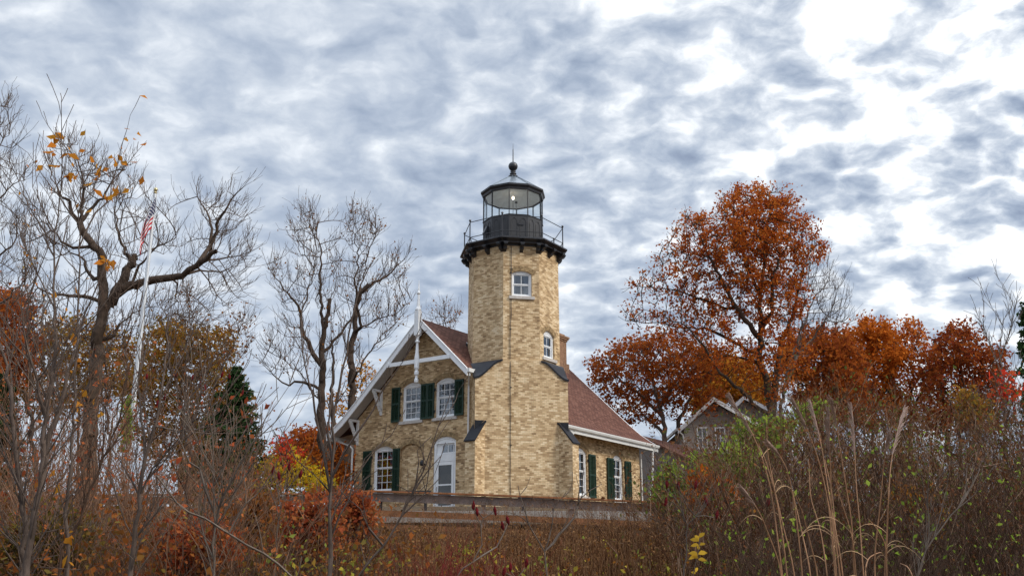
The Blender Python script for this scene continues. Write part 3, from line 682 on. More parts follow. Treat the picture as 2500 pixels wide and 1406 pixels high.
zb_ = z + .53; mb.lathe((0, 0), [(max(.01, .22 * math.sin(a)), zb_ - .22 * math.cos(a)) for a in np.linspace(.15, math.pi - .02, 12)], 18)
mb.build('ball_finial', M['black'], lan, smooth=True)
mb = MB(TF); mb.lathe((0, 0), [(.026, zb_ + .2), (.02, zb_ + .85), (.012, zb_ + .87), (.004, zb_ + 1.17)], 8); mb.build('spike', M['black'], lan)
mb = MB(TF); mb.tube([(0, 0, ZG - .3), (0, 0, ZG + 1.2)], .012, 8); mb.tube([(.14, 0, ZG + .2), (.14, 0, ZG + 1.2)], .010, 6); mb.box(.08, .2, -.03, .03, ZG + 1.02, ZG + 1.10); mb.build('lamp_stand', M['blackd'], lan)
mb = MB(TF); mb.lathe((0, 0), [(.015, ZG + 1.18), (.035, ZG + 1.20), (.055, ZG + 1.27), (.05, ZG + 1.32), (.01, ZG + 1.35)], 12); mb.build('bulb', bulb, lan, smooth=True)
for k in (7, 2):                                      # hooded vents on the drum
    p, q = dec(k) * RL, dec(k + 1) * RL; mid = (p + q) / 2; nn = mid.normalized(); uu = (q - p).normalized(); zz = ZD + .66
    def fr(s, o, z): v = mid + uu * s + nn * o; return TF(v.x, v.y, z)
    mb = MB(fr); mb.prism([(0, zz + .36), (.05, zz + .36), (.20, zz + .04), (.20, zz), (0, zz)], lambda p: (-.10, p[0], p[1]), lambda p: (.10, p[0], p[1])); mb.tube([(0, .08, zz), (0, .08, ZD)], .02, 6); mb.build('vent_hood', M['black'], lan)
mb = MB(TF); mb.box(-.02, .22, RL * c10, RL * c10 + .04, ZD + .86, ZD + .95); mb.build('drum_slot', M['black'], lan)
# interior floor of the lantern
mb = MB(TF); mb.lathe((0, 0), [(RL - .11, ZG - .3), (.01, ZG - .29)], 10, ph, caps=False); mb.build('lantern_floor', M['lceil'], lan)
# low red-roofed wing behind the side wall
wing = None
#VEG#
# ------------------------------------------------------------------ vegetation tools
def fast_mesh(name, V, Fq, smooth=False):
    me = bpy.data.meshes.new(name); V = np.ascontiguousarray(V, dtype=np.float32); Fq = np.ascontiguousarray(Fq, dtype=np.int32)
    me.vertices.add(len(V)); me.vertices.foreach_set('co', V.ravel())
    n, k = Fq.shape; me.loops.add(n * k); me.loops.foreach_set('vertex_index', Fq.ravel())
    me.polygons.add(n); me.polygons.foreach_set('loop_start', np.arange(0, n * k, k, dtype=np.int32))
    me.polygons.foreach_set('loop_total', np.full(n, k, dtype=np.int32))
    if smooth: me.polygons.foreach_set('use_smooth', np.ones(n, dtype=bool))
    me.update(calc_edges=True); return me
def unit(a): return a / np.maximum(np.linalg.norm(a, axis=-1, keepdims=True), 1e-9)
REF = unit(np.array([.31, .87, .12]))
def tubes(P, par, rad, sel, n=3):
    """prisms for the edges (par[i], i) with i in sel"""
    par_s = par[sel]; d = unit(P[sel] - P[par_s]); nd = np.zeros_like(P); ok = par >= 0
    nd[ok] = unit(P[ok] - P[par[ok]]); nd[~ok] = np.array([0, 0, 1.0])
    def ring(idx, r, dirs):
        x = unit(np.cross(dirs, REF)); y = np.cross(dirs, x); a = np.arange(n) * 2 * np.pi / n
        return P[idx][:, None, :] + (x[:, None, :] * np.cos(a)[None, :, None] + y[:, None, :] * np.sin(a)[None, :, None]) * r[:, None, None]
    r1 = rad[sel]; r0 = np.minimum(rad[par_s], r1 * 1.25)
    pd = nd[par_s]; pd = np.where((np.sum(pd * d, 1) > .5)[:, None], pd, d)
    A_ = ring(par_s, r0, pd); B_ = ring(sel, r1, nd[sel])
    V = np.concatenate([A_, B_], 1).reshape(-1, 3); m = len(sel); base = np.arange(m)[:, None] * 2 * n
    fs = [np.concatenate([base + k, base + (k + 1) % n, base + n + (k + 1) % n, base + n + k], 1) for k in range(n)]
    return V, np.concatenate(fs, 0)
def leaves(C, size, rng, up=.3, asp=.6, droop=0.0):
    """one folded four-sided leaf per centre"""
    n = len(C); d = unit(rng.normal(size=(n, 3)) + np.array([0, 0, -droop])); nn = unit(np.cross(d, rng.normal(size=(n, 3)) + np.array([0, 0, up])))
    w = np.cross(d, nn); s = size * rng.uniform(.45, 1.5, (n, 1)); f = rng.uniform(-.25, .25, (n, 1))
    a = C - d * s * .5; b = C + w * s * asp * .5 + nn * s * f; c = C + d * s * .5; e = C - w * s * asp * .5 + nn * s * f
    V = np.stack([a, b, c, e], 1).reshape(-1, 3); return V, np.arange(4 * n).reshape(n, 4)
def cat(*vf):
    vs, fs, o = [], [], 0
    for v, f in vf:
        vs.append(v); fs.append(f + o); o += len(v)
    return np.concatenate(vs), np.concatenate(fs)
def cloud_pts(env, Y, n, rng):
    """points spread through the crown: env = (cx, cy, rx, ry, weight, dY, depth)"""
    wts = np.array([e[4] for e in env], float); wts /= wts.sum(); out = []
    for e, q in zip(env, wts):
        k = max(3, int(n * q)); p = unit(rng.normal(size=(k, 3))) * rng.uniform(.12, 1, (k, 1)) ** .42
        sc = Y / F_; yy = Y + e[5] + p[:, 1] * e[6]
        for (u, v, y) in zip(e[0] + p[:, 0] * e[2], e[1] + p[:, 2] * e[3], yy): out.append(at(u, v, y))
    return np.array(out)
class Tree:
    def __init__(s, seed): s.rng = np.random.default_rng(seed); s.P = []; s.par = []; s.rmin = []
    def limb(s, pts, r0, r1, step=.3, jit=.04, attach=True):
        pts = [np.array(p, float) for p in pts]; out = [pts[0]]
        for a, b in zip(pts, pts[1:]):
            n = max(1, int(np.linalg.norm(b - a) / step))
            for k in range(1, n + 1): out.append(a + (b - a) * k / n + (s.rng.normal(0, jit, 3) if k < n else s.rng.normal(0, jit * .4, 3)))
        prev = -1
        if s.P and attach:
            Q = np.array(s.P); d = np.linalg.norm(Q - out[0], axis=1) + np.maximum(0, Q[:, 2] - out[0][2]) * .5; prev = int(d.argmin()); out = out[1:]
        n = len(out)
        for i, p in enumerate(out):
            s.P.append(p); s.par.append(prev); s.rmin.append(r0 + (r1 - r0) * i / max(1, n - 1)); prev = len(s.P) - 1
    def grow(s, A, step=.3, kill=.5, infl=4.0, it=140, jit=.25, bias=(0, 0, .06)):
        A = np.array(A); P = np.array(s.P); par = list(s.par); rmin = list(s.rmin); bias = np.array(bias)
        D = np.full(len(A), 1e9); N = np.zeros(len(A), int)
        def upd(i0):
            nonlocal D, N
            Q = P[i0:]
            for c in range(0, len(Q), 400):
                dd = np.linalg.norm(A[:, None, :] - Q[None, c:c + 400, :], axis=2); k = dd.argmin(1); m = dd[np.arange(len(A)), k]
                b = m < D; D = np.where(b, m, D); N = np.where(b, k + i0 + c, N)
        upd(0)
        for _ in range(it):
            alive = D > kill
            A = A[alive]; D = D[alive]; N = N[alive]
            if len(A) == 0: break
            act = D < infl
            if not act.any(): infl *= 1.5; continue
            ids, inv = np.unique(N[act], return_inverse=True); dr = unit(A[act] - P[N[act]]); acc = np.zeros((len(ids), 3)); np.add.at(acc, inv, dr)
            acc = unit(unit(acc) + s.rng.normal(0, jit, acc.shape) + bias)
            new = P[ids] + acc * step; i0 = len(P)
            P = np.concatenate([P, new]); par += list(ids); rmin += [0] * len(ids); upd(i0)
            if len(P) > 16000: break
        s.P = [p for p in P]; s.par = [int(q) for q in par]; s.rmin = rmin
    def smooth(s, k=2):
        P = np.array(s.P); par = np.array(s.par); free = np.array([r == 0 for r in s.rmin]) & (par >= 0)
        for _ in range(k):
            cs = np.zeros_like(P); cn = np.zeros(len(P)); m = par >= 0
            np.add.at(cs, par[m], P[m]); np.add.at(cn, par[m], 1)
            f = free & (cn > 0); P[f] = .4 * P[f] + .3 * P[par[f]] + .3 * cs[f] / cn[f][:, None]
        s.P = list(P)
    def twigs(s, n_per, length, seg=3, spread=.7, tipr=None, up=.15, thin=None, radial=.35):
        P = np.array(s.P); par = np.array(s.par); R_ = s.radii(.01)
        kids = np.bincount(par[par >= 0], minlength=len(P)); cand = np.where((R_ < (thin or .035)) & (par >= 0))[0]
        ends = cand[kids[cand] == 0]
        if n_per < 1: idx = cand[s.rng.random(len(cand)) < n_per]
        else: idx = np.concatenate([np.repeat(cand, int(n_per)), np.repeat(ends, int(n_per))])
        c0 = P.mean(0); c0[2] = P[:, 2].min() * .6 + P[:, 2].max() * .4; rad = unit(P[idx] - c0)
        d = unit(unit(P[idx] - P[par[idx]]) * .7 + rad * radial * 1.6 + s.rng.normal(0, spread * .55, (len(idx), 3)) + np.array([0, 0, up])); prev = idx; p = P[idx]
        L = length * s.rng.uniform(.35, 1.25, (len(idx), 1)); newP = [P]; newpar = [par]; c = len(P)
        for k in range(seg):
            d = unit(d + s.rng.normal(0, .10, d.shape) + np.array([0, 0, up * .3])); p = p + d * L / seg
            newP.append(p); newpar.append(prev); prev = np.arange(c, c + len(p)); c += len(p)
        s.P = list(np.concatenate(newP)); s.par = [int(q) for q in np.concatenate(newpar)]; s.rmin = list(s.rmin) + [0] * (len(s.P) - len(s.rmin))
    def radii(s, tip, e=2.35):
        P = len(s.P); acc = np.zeros(P); par = s.par; rm = s.rmin; R_ = np.zeros(P); t = tip ** e
        for i in range(P - 1, -1, -1):
            r = (acc[i] + (t if acc[i] == 0 else 0)) ** (1 / e); r = max(r if rm[i] == 0 else min(r, rm[i] * 1.15), rm[i]); R_[i] = r
            if par[i] >= 0: acc[par[i]] += (r if rm[i] == 0 else min(r, 1)) ** e if rm[par[i]] == 0 else 0
        return R_
    def make(s, name, label, catg, loc, bark, leafm=None, tip=.01, split=.05, leaf=None, group=None, twigm=None, trunk='trunk', branches='branches', crown='crown', bias=None):
        P = np.array(s.P); par = np.array(s.par); R_ = s.radii(tip); root = empty(name, tuple(loc), label, catg, group); off = np.array(loc)
        e = np.where(par >= 0)[0]; tk = np.zeros(len(P), bool)
        for i_ in range(len(P)): tk[i_] = R_[i_] >= split and (par[i_] < 0 or tk[par[i_]])
        thick = e[tk[e]]; thin = e[~tk[e]]
        if len(thick):
            v, f = tubes(P, par, R_, thick, 7); link_mesh(trunk, fast_mesh(trunk, v - off, f, True), bark, root)
        if len(thin):
            v, f = tubes(P, par, R_, thin, 3); link_mesh(branches, fast_mesh(branches, v - off, f, True), twigm or bark, root)
        if leaf:
            size, per, spread = leaf[:3]; kids = np.bincount(par[par >= 0], minlength=len(P)); c = np.where((R_ < leaf[3] if len(leaf) > 3 else kids == 0))[0]
            n = int(len(c) * per); wt = s.rng.exponential(1, len(c)) ** 1.6 * (bias(P[c]) if bias else 1); ch = s.rng.choice(c, n, p=wt / wt.sum()); C = P[ch] + s.rng.normal(0, spread, (n, 3)); v, f = leaves(C, size, s.rng, droop=.5)
            link_mesh(crown, fast_mesh(crown, v - off, f), leafm, root)
        s.root = root; return root
def base_at(px, Y, dz=-.1):
    p = at(px, 1300, Y); return np.array([p[0], Y, float(ground(p[0], Y)) + dz])
def L(pts, Y, dy=0.0, wob=0.0, rng=None):
    out = []; n = len(pts)
    for i, (x, y) in enumerate(pts): out.append(at(x, y, Y + dy * i / max(1, n - 1) + (rng.normal(0, wob) if rng is not None and i else 0)))
    return out
def crop(pts, ox, oy, sc): return [(ox + x / sc, oy + y / sc) for x, y in pts]

LM = dict(
    maple=leaf_mat('maple_orange', [(.18, .028, .012), (.33, .066, .018), (.46, .115, .02), (.56, .18, .03), (.36, .10, .02)], trans=.5),
    maple2=leaf_mat('maple_deep_orange', [(.15, .034, .016), (.29, .068, .02), (.42, .115, .02), (.47, .16, .03)], trans=.5),
    gold=leaf_mat('golden_leaves', [(.30, .09, .012), (.45, .17, .02), (.55, .26, .03), (.36, .13, .02)]),
    bright=leaf_mat('bright_orange', [(.28, .06, .010), (.50, .13, .018), (.60, .20, .03)]),
    dred=leaf_mat('dark_red_leaves', [(.12, .022, .016), (.24, .045, .018), (.36, .10, .02), (.28, .07, .02)], trans=.45),
    brown=leaf_mat('brown_orange_leaves', [(.10, .036, .014), (.21, .075, .02), (.32, .125, .025), (.17, .11, .025)], trans=.45),
    yellow=leaf_mat('yellow_leaves', [(.62, .34, .02), (.78, .52, .03), (.52, .42, .04), (.78, .36, .02)], trans=.5),
    red=leaf_mat('scarlet_leaves', [(.50, .03, .02), (.65, .06, .03), (.60, .14, .04)]),
    olive=leaf_mat('olive_leaves', [(.05, .035, .012), (.11, .065, .02), (.16, .12, .025), (.20, .09, .02)]),
    green=leaf_mat('green_leaves', [(.07, .12, .02), (.18, .27, .035), (.33, .42, .06), (.52, .54, .09)], trans=.5),
    conifer=leaf_mat('conifer_needles', [(.015, .034, .014), (.034, .066, .024), (.065, .10, .034)], trans=.12),
    weeds=leaf_mat('dry_seed_heads', [(.08, .042, .02), (.18, .09, .042), (.29, .16, .07), (.21, .09, .036)], trans=.2),
    under=leaf_mat('undergrowth_leaves', [(.05, .03, .015), (.11, .052, .02), (.27, .085, .022), (.15, .11, .03), (.34, .20, .04)], trans=.3, wn=.6),
    rustb=leaf_mat('russet_leaves', [(.16, .03, .016), (.33, .075, .03), (.42, .14, .045), (.28, .05, .03)]),
)
LM['wstem'] = leaf_mat('weed_stems', [(.026, .012, .007), (.085, .038, .019), (.20, .095, .044), (.34, .19, .095)], trans=0.0, wn=.25)
LM['tstem'] = leaf_mat('thicket_stems', [(.035, .018, .012), (.11, .055, .034), (.22, .12, .07), (.40, .27, .18)], trans=0.0, wn=.2)
LM['browng'] = leaf_mat('brown_gold_leaves', [(.13, .05, .015), (.24, .095, .02), (.38, .18, .03), (.24, .18, .035), (.16, .06, .02)], trans=.5)
LM['olive2'] = leaf_mat('mixed_low_leaves', [(.10, .12, .025), (.22, .25, .05), (.42, .36, .05), (.30, .12, .03)], trans=.4)
LM['thick'] = leaf_mat('thicket_leaves', [(.07, .03, .018), (.16, .06, .03), (.24, .10, .04), (.13, .07, .03), (.10, .11, .03), (.20, .24, .05)], trans=.3, wn=.25)
LM['yellowo'] = leaf_mat('yellow_orange_leaves', [(.40, .10, .02), (.55, .26, .03), (.60, .20, .03), (.45, .30, .05)], trans=.45)
LM['yellow2'] = leaf_mat('yellow_smooth_leaves', [(.62, .30, .03), (.66, .42, .05), (.50, .38, .06)], trans=.4)
M['redstem'] = bark_mat('red_stems', (.14, .012, .014), (.26, .03, .03))

# ------------------------------------------------------------------ large orange maple, right
Y = 52.0; t = Tree(21); b = base_at(1885, Y)
cr = lambda p: crop(p, 1420, 420, 2.343)
t.limb([b] + L(cr([(1085, 1400), (1060, 1180), (1015, 1100), (1030, 900), (1020, 700), (1040, 560), (1060, 400), (1075, 230), (1070, 130)]), Y), .30, .03, attach=False)
t.limb(L(cr([(1090, 1380), (1120, 1150), (1140, 980), (1210, 830), (1250, 650), (1290, 500)]), Y, 1.5), .20, .03)
t.limb(L(cr([(1030, 900), (1090, 800), (1090, 600), (1180, 420), (1200, 260)]), Y, -1.5), .12, .02)
t.limb(L(cr([(1010, 960), (940, 850), (860, 740), (800, 620), (720, 470), (640, 300), (600, 230)]), Y, -2), .15, .02)
t.limb(L(cr([(880, 770), (820, 780), (700, 730), (550, 680), (420, 665), (290, 640)]), Y, -1), .08, .015)
t.limb(L(cr([(1000, 1040), (850, 960), (700, 890), (600, 895), (440, 860), (250, 850)]), Y, 1.2), .11, .015)
t.limb(L(cr([(1075, 1390), (1000, 1340), (930, 1270), (790, 1150), (720, 1030), (660, 950), (600, 880), (480, 830), (360, 790)]), Y, -3), .12, .015)
t.limb(L(cr([(1020, 700), (950, 560), (905, 400), (870, 250), (850, 150)]), Y, 1.4), .10, .02)
t.limb(L(cr([(720, 470), (600, 470), (470, 420)]), Y, -1.5), .05, .01)
t.limb(L(cr([(1000, 1080), (880, 1060), (760, 1050), (640, 1010)]), Y, 2.2), .08, .015)
env = [(1850, 560, 110, 110, 3, 0, 2.6), (1790, 610, 100, 110, 2.6, -1, 2.6), (1910, 610, 90, 110, 2.6, 1, 2.2), (1700, 600, 80, 90, 2, -.5, 2.2), (1660, 680, 90, 70, 1.4, -.8, 2.0),
       (1760, 720, 110, 90, 1.8, 0, 2.2), (1890, 740, 85, 100, 2.4, 0, 2), (1960, 590, 45, 60, .7, .5, 1.4), (1590, 700, 65, 42, .6, -.6, 1.5), (1590, 775, 70, 36, .8, -.5, 1.5),
       (1690, 790, 100, 45, 1.3, -.5, 1.8), (1880, 890, 100, 80, 1.8, 0, 2), (1780, 880, 90, 60, 1.0, 0, 2), (1875, 500, 60, 50, .9, 0, 1.5), (1800, 515, 60, 45, .8, 0, 1.5)]
t.grow(cloud_pts(env, Y, 3600, t.rng), step=.26, kill=.42, infl=3.5, it=120)
t.smooth(2); t.twigs(1, .5, 2)
t.make('maple_tree', 'tall rusty orange maple towering over the grey gabled house', 'tree', b, M['bark'], LM['maple'], tip=.011, leaf=(.155, 5.4, .17, .013), bias=lambda p: .22 + .78 / (1 + np.exp(-(p[:, 0] - at(1690, 700, 52)[0]) * 1.1)))
# bare tree behind it
def tree(name, label, Y, px, limbs, env, seed, npts, bark, leafm=None, leaf=None, step=.3, kill=.45, tip=.011, tw=(1, .6, 3), r=.25, split=.05, infl=4, group=None, cr=None, catg='tree', jit=.25, bias=(0, 0, .06), grow_it=130, limb_jit=.05, twigm=None, base=None, thin=None):
    t = Tree(seed); b = base_at(px, Y) if base is None else base
    for i, (pts, r0, r1, dy) in enumerate(limbs):
        p = cr(pts) if cr else pts; p = L(p, Y, dy)
        t.limb(([b] if i == 0 else []) + p, r0, r1, attach=i > 0, jit=limb_jit, step=step)
    if env: t.grow(cloud_pts(env, Y, npts, t.rng), step=step, kill=kill, infl=infl, jit=jit, bias=bias, it=grow_it)
    if env: t.smooth(3)
    if tw:
        t.twigs(tw[0], tw[1], tw[2], thin=thin, up=.4 if leafm is None or (leaf and leaf[1] < .5) else .15)
        if leafm is None or (leaf and leaf[1] < .5): t.twigs(.75, tw[1] * .55, 2, thin=.012, spread=1.0, up=.3)
    t.make(name, label, catg, b, bark, leafm, tip=tip, leaf=leaf, split=split, group=group, twigm=twigm); return t
cr1 = lambda p: crop(p, 1420, 420, 2.343)
tree('bare_tree', 'leafless tree with fine grey twigs fanning out right of the tall orange maple', 57, 1905, [([(1905, 1000), (1925, 900), (1960, 800), (1990, 720)], .18, .04, 0), ([(1925, 900), (1980, 830), (2030, 760)], .09, .02, 1), ([(1915, 950), (1950, 860), (1960, 760), (1975, 660)], .09, .02, -1)],
     [(1990, 720, 70, 100, 2, 0, 2), (2030, 740, 50, 80, 1.5, 0, 2), (1960, 800, 60, 80, 1, 0, 1.6), (2040, 790, 45, 40, .7, 0, 1.4)], 31, 800, M['bark2'], step=.28, kill=0.55, tw=(1, 0.9, 3), tip=0.007, twigm=M['twigb'], jit=.12, bias=(0, 0, .22))
# broad orange oak between the house roof and the maple
tree('oak_tree', 'broad russet orange tree right beside the long red roof of the lighthouse', 60, 1625, [([(1625, 1100), (1620, 1020), (1600, 960), (1590, 890)], .28, .06, 0), ([(1620, 1020), (1560, 960), (1510, 920), (1480, 880)], .12, .03, -1), ([(1615, 990), (1650, 930), (1690, 880)], .14, .03, 1), ([(1620, 1060), (1570, 1010), (1540, 990), (1520, 960)], .1, .02, 1), ([(1650, 1100), (1655, 1030), (1690, 960), (1720, 900)], .16, .04, 2)],
     [(1620, 870, 110, 55, 3, 0, 3), (1540, 900, 80, 60, 1.6, 0, 2.4), (1690, 900, 80, 70, 2.2, 0, 3), (1600, 950, 110, 60, 1.6, 0, 2.6), (1700, 970, 70, 60, 1.2, 0, 2), (1480, 910, 40, 50, .8, 0, 1.6), (1560, 1000, 90, 45, 1.2, 0, 2)], 33, 2600, M['bark2'], LM['maple2'], (.21, 3.2, .2, .014), step=.3, kill=.5)
tree('maple_tree', 'golden orange maple filling the gap behind the grey house gables', 72, 1790, [([(1790, 1100), (1790, 1000), (1785, 930)], .2, .05, 0)],
     [(1790, 930, 90, 60, 2, 0, 3), (1840, 960, 60, 50, 1, 0, 3), (1740, 960, 50, 55, 1, 0, 3)], 35, 1100, M['bark'], LM['gold'], (.30, 4.5, .28, .02), step=.4, kill=.6)
# row of trees on the right
for (nm, lab, px, Yd, e, lm, dens, n, sd) in (
    ('maple_tree', 'wide amber tree directly right of the grey house, low crown', 2010, 62, [(2000, 880, 110, 75, 3, 0, 3), (2060, 930, 70, 60, 1.4, 0, 3), (2020, 980, 90, 60, 1.8, 0, 3)], 'maple2', 2.6, 2000, 41),
    ('maple_tree', 'bright orange round-topped maple in the row at right, left of the dark pine', 2130, 66, [(2130, 835, 68, 52, 2, 0, 2.6), (2160, 880, 60, 50, 1.5, 0, 2.6), (2100, 920, 80, 60, 1.4, 0, 2.6), (2130, 1000, 80, 60, 1.6, 0, 2.6)], 'bright', 2.6, 1400, 42),
    ('maple_tree', 'thin airy orange tree between the bright orange maple and the dark red oak', 2225, 68, [(2225, 850, 45, 62, 1.6, 0, 2.4), (2260, 900, 55, 60, 1.6, 0, 2.4), (2210, 960, 70, 50, 1.4, 0, 2.4), (2240, 1010, 80, 50, 1.4, 0, 2.4)], 'maple', 1.2, 1200, 43),
    ('oak_tree', 'domed dark red oak at the far right of the treeline', 2345, 64, [(2345, 860, 60, 70, 2.2, 0, 2.6), (2400, 900, 62, 65, 2, 0, 2.6), (2310, 930, 65, 60, 1.6, 0, 2.6), (2370, 970, 90, 50, 1.2, 0, 2.6), (2360, 1020, 110, 50, 1.4, 0, 2.6)], 'dred', 1.7, 2300, 44)):
    tree(nm, lab, Yd, px, [([(px, 1100), (px - 4, 1000), (px + 4, 930), (px, 860)], .2, .04, 0), ([(px - 4, 1010), (px - 40, 950), (px - 60, 910)], .09, .02, 1), ([(px, 1000), (px + 40, 940), (px + 55, 900)], .09, .02, -1)],
         e, sd, n, M['bark'], LM[lm], (.24, dens * 1.9, .22, .014), step=.32, kill=.5)
# ------------------------------------------------------------------ conifers
def conifer(label, px, top, Yd, w_px, seed, name='spruce_tree', low=1230, thick=1.0):
    rng = np.random.default_rng(seed); tp = at(px, top, Yd); b = np.array([tp[0], Yd, float(ground(tp[0], Yd)) - .1]); H = tp[2] - b[2]; Wd = w_px / F_ * Yd; root = empty(name, tuple(b), label, 'tree')
    mb = MB(); mb.tube([(b[0], b[1], b[2]), (b[0], b[1], b[2] + H * .5), (b[0], b[1], tp[2])], [.02 * H, .012 * H, .005], 7); mb.build('trunk', M['bark'], root)
    P = [np.array([b[0], b[1], b[2] + H * .05])]; par = [-1]; C = []
    nb = int(120 * thick)
    for k in range(nb):
        h = rng.uniform(.06, .99); z = b[2] + H * h; a = rng.uniform(0, 6.283); L_ = Wd * (1 - h) ** .75 * rng.uniform(.5, 1.25) + .12
        o = np.array([b[0], b[1], z]); d = np.array([math.cos(a), math.sin(a), -.12]); side = np.array([-math.sin(a), math.cos(a), 0])
        P.append(o); par.append(-1); pi_ = len(P) - 1
        P.append(o + d * L_ + np.array([0, 0, .12 * L_])); par.append(pi_)
        m = int(46 * L_ + 16); s = rng.random(m)[:, None]; c = o + d * L_ * s + np.array([0, 0, 1]) * .12 * L_ * s ** 2 + side * rng.normal(0, 1, (m, 1)) * .15 * L_ * (1.1 - s) + rng.normal(0, .05, (m, 3)) - np.array([0, 0, .1]) * rng.random((m, 1))
        C.append(c)
    P = np.array(P); par = np.array(par); rr = np.full(len(P), .02); e = np.where(par >= 0)[0]; v, f = tubes(P, par, rr, e, 3)
    link_mesh('branches', fast_mesh('branches', v - b, f, True), M['bark'], root)
    v, f = leaves(np.concatenate(C), .20, rng, asp=.4, droop=.6); link_mesh('crown', fast_mesh('crown', v - b, f), LM['conifer'], root)
conifer('dark green spruce left of the yellow bushes, beyond the bare saplings', 580, 893, 44, 120, 51, thick=2.4)
conifer('dark evergreen at the left edge of the picture behind the bare stems', 8, 905, 40, 110, 52, thick=2.0)
conifer('dark pine poking up behind the bright orange maple at right', 2165, 790, 74, 48, 53, name='pine_tree', thick=.8)
conifer('dark pine between the airy orange tree and the dark red oak', 2282, 815, 76, 42, 54, name='pine_tree', thick=.7)
conifer('tall dark evergreen cut off by the right edge of the picture', 2500, 735, 40, 66, 55, thick=1.5)
# ------------------------------------------------------------------ left: big twisted bare tree
cb_ = lambda p: crop(p, 0, 200, 2.008)
tree('bare_tree', 'huge twisted leafless tree with crooked limbs behind the flagpole', 38, 215,
     [(cb_([(430, 1960), (440, 1750), (450, 1550), (470, 1400), (480, 1230), (510, 1100), (500, 960), (505, 860), (450, 790), (400, 720), (390, 690)]), .36, .13, 0),
      (cb_([(390, 690), (350, 650), (340, 580), (290, 540), (250, 470)]), .08, .02, -1), (cb_([(390, 700), (430, 650), (520, 540), (560, 470), (620, 430)]), .08, .02, 1), (cb_([(400, 690), (410, 560), (400, 440), (350, 330)]), .07, .015, -1),
      (cb_([(500, 1120), (560, 1050), (600, 990), (620, 920), (650, 860), (665, 858)]), .22, .15, .5), (cb_([(650, 870), (610, 840), (580, 740), (570, 650), (600, 560)]), .07, .015, 1),
      (cb_([(580, 1030), (640, 995), (720, 980), (800, 965), (870, 955), (930, 920), (990, 880), (1040, 840), (1060, 835)]), .19, .09, -1.5), (cb_([(1030, 845), (1045, 760), (1060, 700), (1100, 640), (1150, 560), (1190, 520)]), .08, .02, -1), (cb_([(1035, 840), (1040, 720), (1000, 620), (960, 520)]), .07, .015, 1), (cb_([(990, 880), (1070, 870), (1180, 850), (1230, 840)]), .05, .012, 0),
      (cb_([(930, 925), (1020, 935), (1090, 930), (1170, 900)]), .05, .012, 1), (cb_([(505, 960), (460, 970), (440, 940), (400, 860), (300, 800)]), .08, .02, 1), (cb_([(480, 1060), (380, 1050), (260, 1045), (190, 1010), (150, 960)]), .08, .02, -1),
      (cb_([(870, 960), (860, 1060), (880, 1150)]), .04, .01, 0), (cb_([(640, 1000), (680, 900), (780, 800), (860, 740)]), .06, .015, -1), (cb_([(500, 1250), (560, 1240), (600, 1170), (650, 1130)]), .09, .02, 1), (cb_([(400, 830), (300, 780), (230, 700), (180, 620)]), .06, .012, -1)],
     [(180, 420, 90, 90, 2, 0, 2.5), (280, 470, 90, 90, 2, 0, 2.5), (360, 560, 80, 80, 1.6, 0, 2.2), (540, 540, 75, 85, 2.4, 0, 2.2), (580, 620, 55, 60, 1, 0, 2), (460, 620, 70, 60, 1.4, 0, 2), (100, 560, 70, 110, 1.5, 0, 2.2),
      (450, 760, 110, 80, 1.4, 0, 2.2), (320, 760, 90, 90, 1.2, 0, 2.2), (120, 760, 90, 90, 1.2, 0, 2.2), (250, 620, 90, 80, 1.4, 0, 2), (530, 720, 70, 50, .8, 0, 1.6)], 61, 1700, M['bark'], step=.24, kill=0.55, tw=(1, 0.8, 3), split=.045, tip=0.006, infl=3, twigm=M['twigb'], jit=.12, bias=(0, 0, .22))
for (px_, Yd_, e_, sd_, lab_) in ((75, 24, [(60, 640, 45, 130, 1, 0, .9), (100, 820, 60, 120, 1, 0, 1.1)], 91, 'slender upright bare tree with a few yellow leaves, left of the huge twisted trunk'),
    (262, 41, [(255, 760, 34, 100, 1, 0, 1.0), (262, 900, 45, 100, 1, 0, 1.2)], 92, 'slender leafless tree between the huge twisted trunk and the flagpole'),
    (455, 29, [(462, 780, 45, 100, 1, 0, 1.1), (470, 920, 60, 100, 1, 0, 1.3)], 93, 'thin upright bare tree between the flagpole and the dark spruce')):
    q_ = e_[0]
    tree('bare_tree', lab_, Yd_, px_, [([(px_, 1300), (px_ + 6, 1100), (px_ - 4, 900), (q_[0] + 5, 720), (q_[0], q_[1] - 60)], .075, .012, 0), ([(px_ + 4, 1080), (px_ + 40, 940), (px_ + 50, 800)], .04, .01, .6), ([(px_, 1010), (px_ - 45, 880), (px_ - 55, 760)], .035, .01, -.5)],
         e_, sd_, 420, M['bark'], LM['yellowo'] if sd_ == 91 else LM['brown'], (.09, .10, .06, .006), step=.2, kill=.42, tw=(1, .55, 3), tip=.0045, twigm=M['twigb'], jit=.1, bias=(0, 0, .25), split=.03)
tree('bare_tree', 'leafless tree entering at the left edge, twigs drooping into the sky', 36, -70,
     [([(-70, 1150), (-80, 900), (-90, 700), (-80, 500), (-60, 350)], .3, .08, 0), ([(-80, 560), (-20, 500), (30, 450), (60, 440)], .07, .012, 0), ([(-70, 450), (-20, 380), (20, 330)], .06, .012, 0), ([(-85, 700), (-20, 650), (30, 600), (50, 540)], .07, .012, 0), ([(-80, 420), (-40, 300), (0, 260)], .05, .01, 0), ([(-85, 800), (-10, 740), (50, 700), (80, 640)], .08, .012, -1)],
     [(0, 300, 45, 80, 1.6, 0, 1.6), (20, 420, 60, 60, 1.6, 0, 1.6), (20, 560, 60, 80, 1.6, 0, 1.6), (30, 700, 60, 70, 1.4, 0, 1.6), (-60, 450, 70, 200, 1.4, 0, 2)], 62, 1000, M['bark'], step=.24, kill=0.55, tw=(1, 0.8, 3), tip=0.006, twigm=M['twigb'], jit=.12, bias=(0, 0, .22))
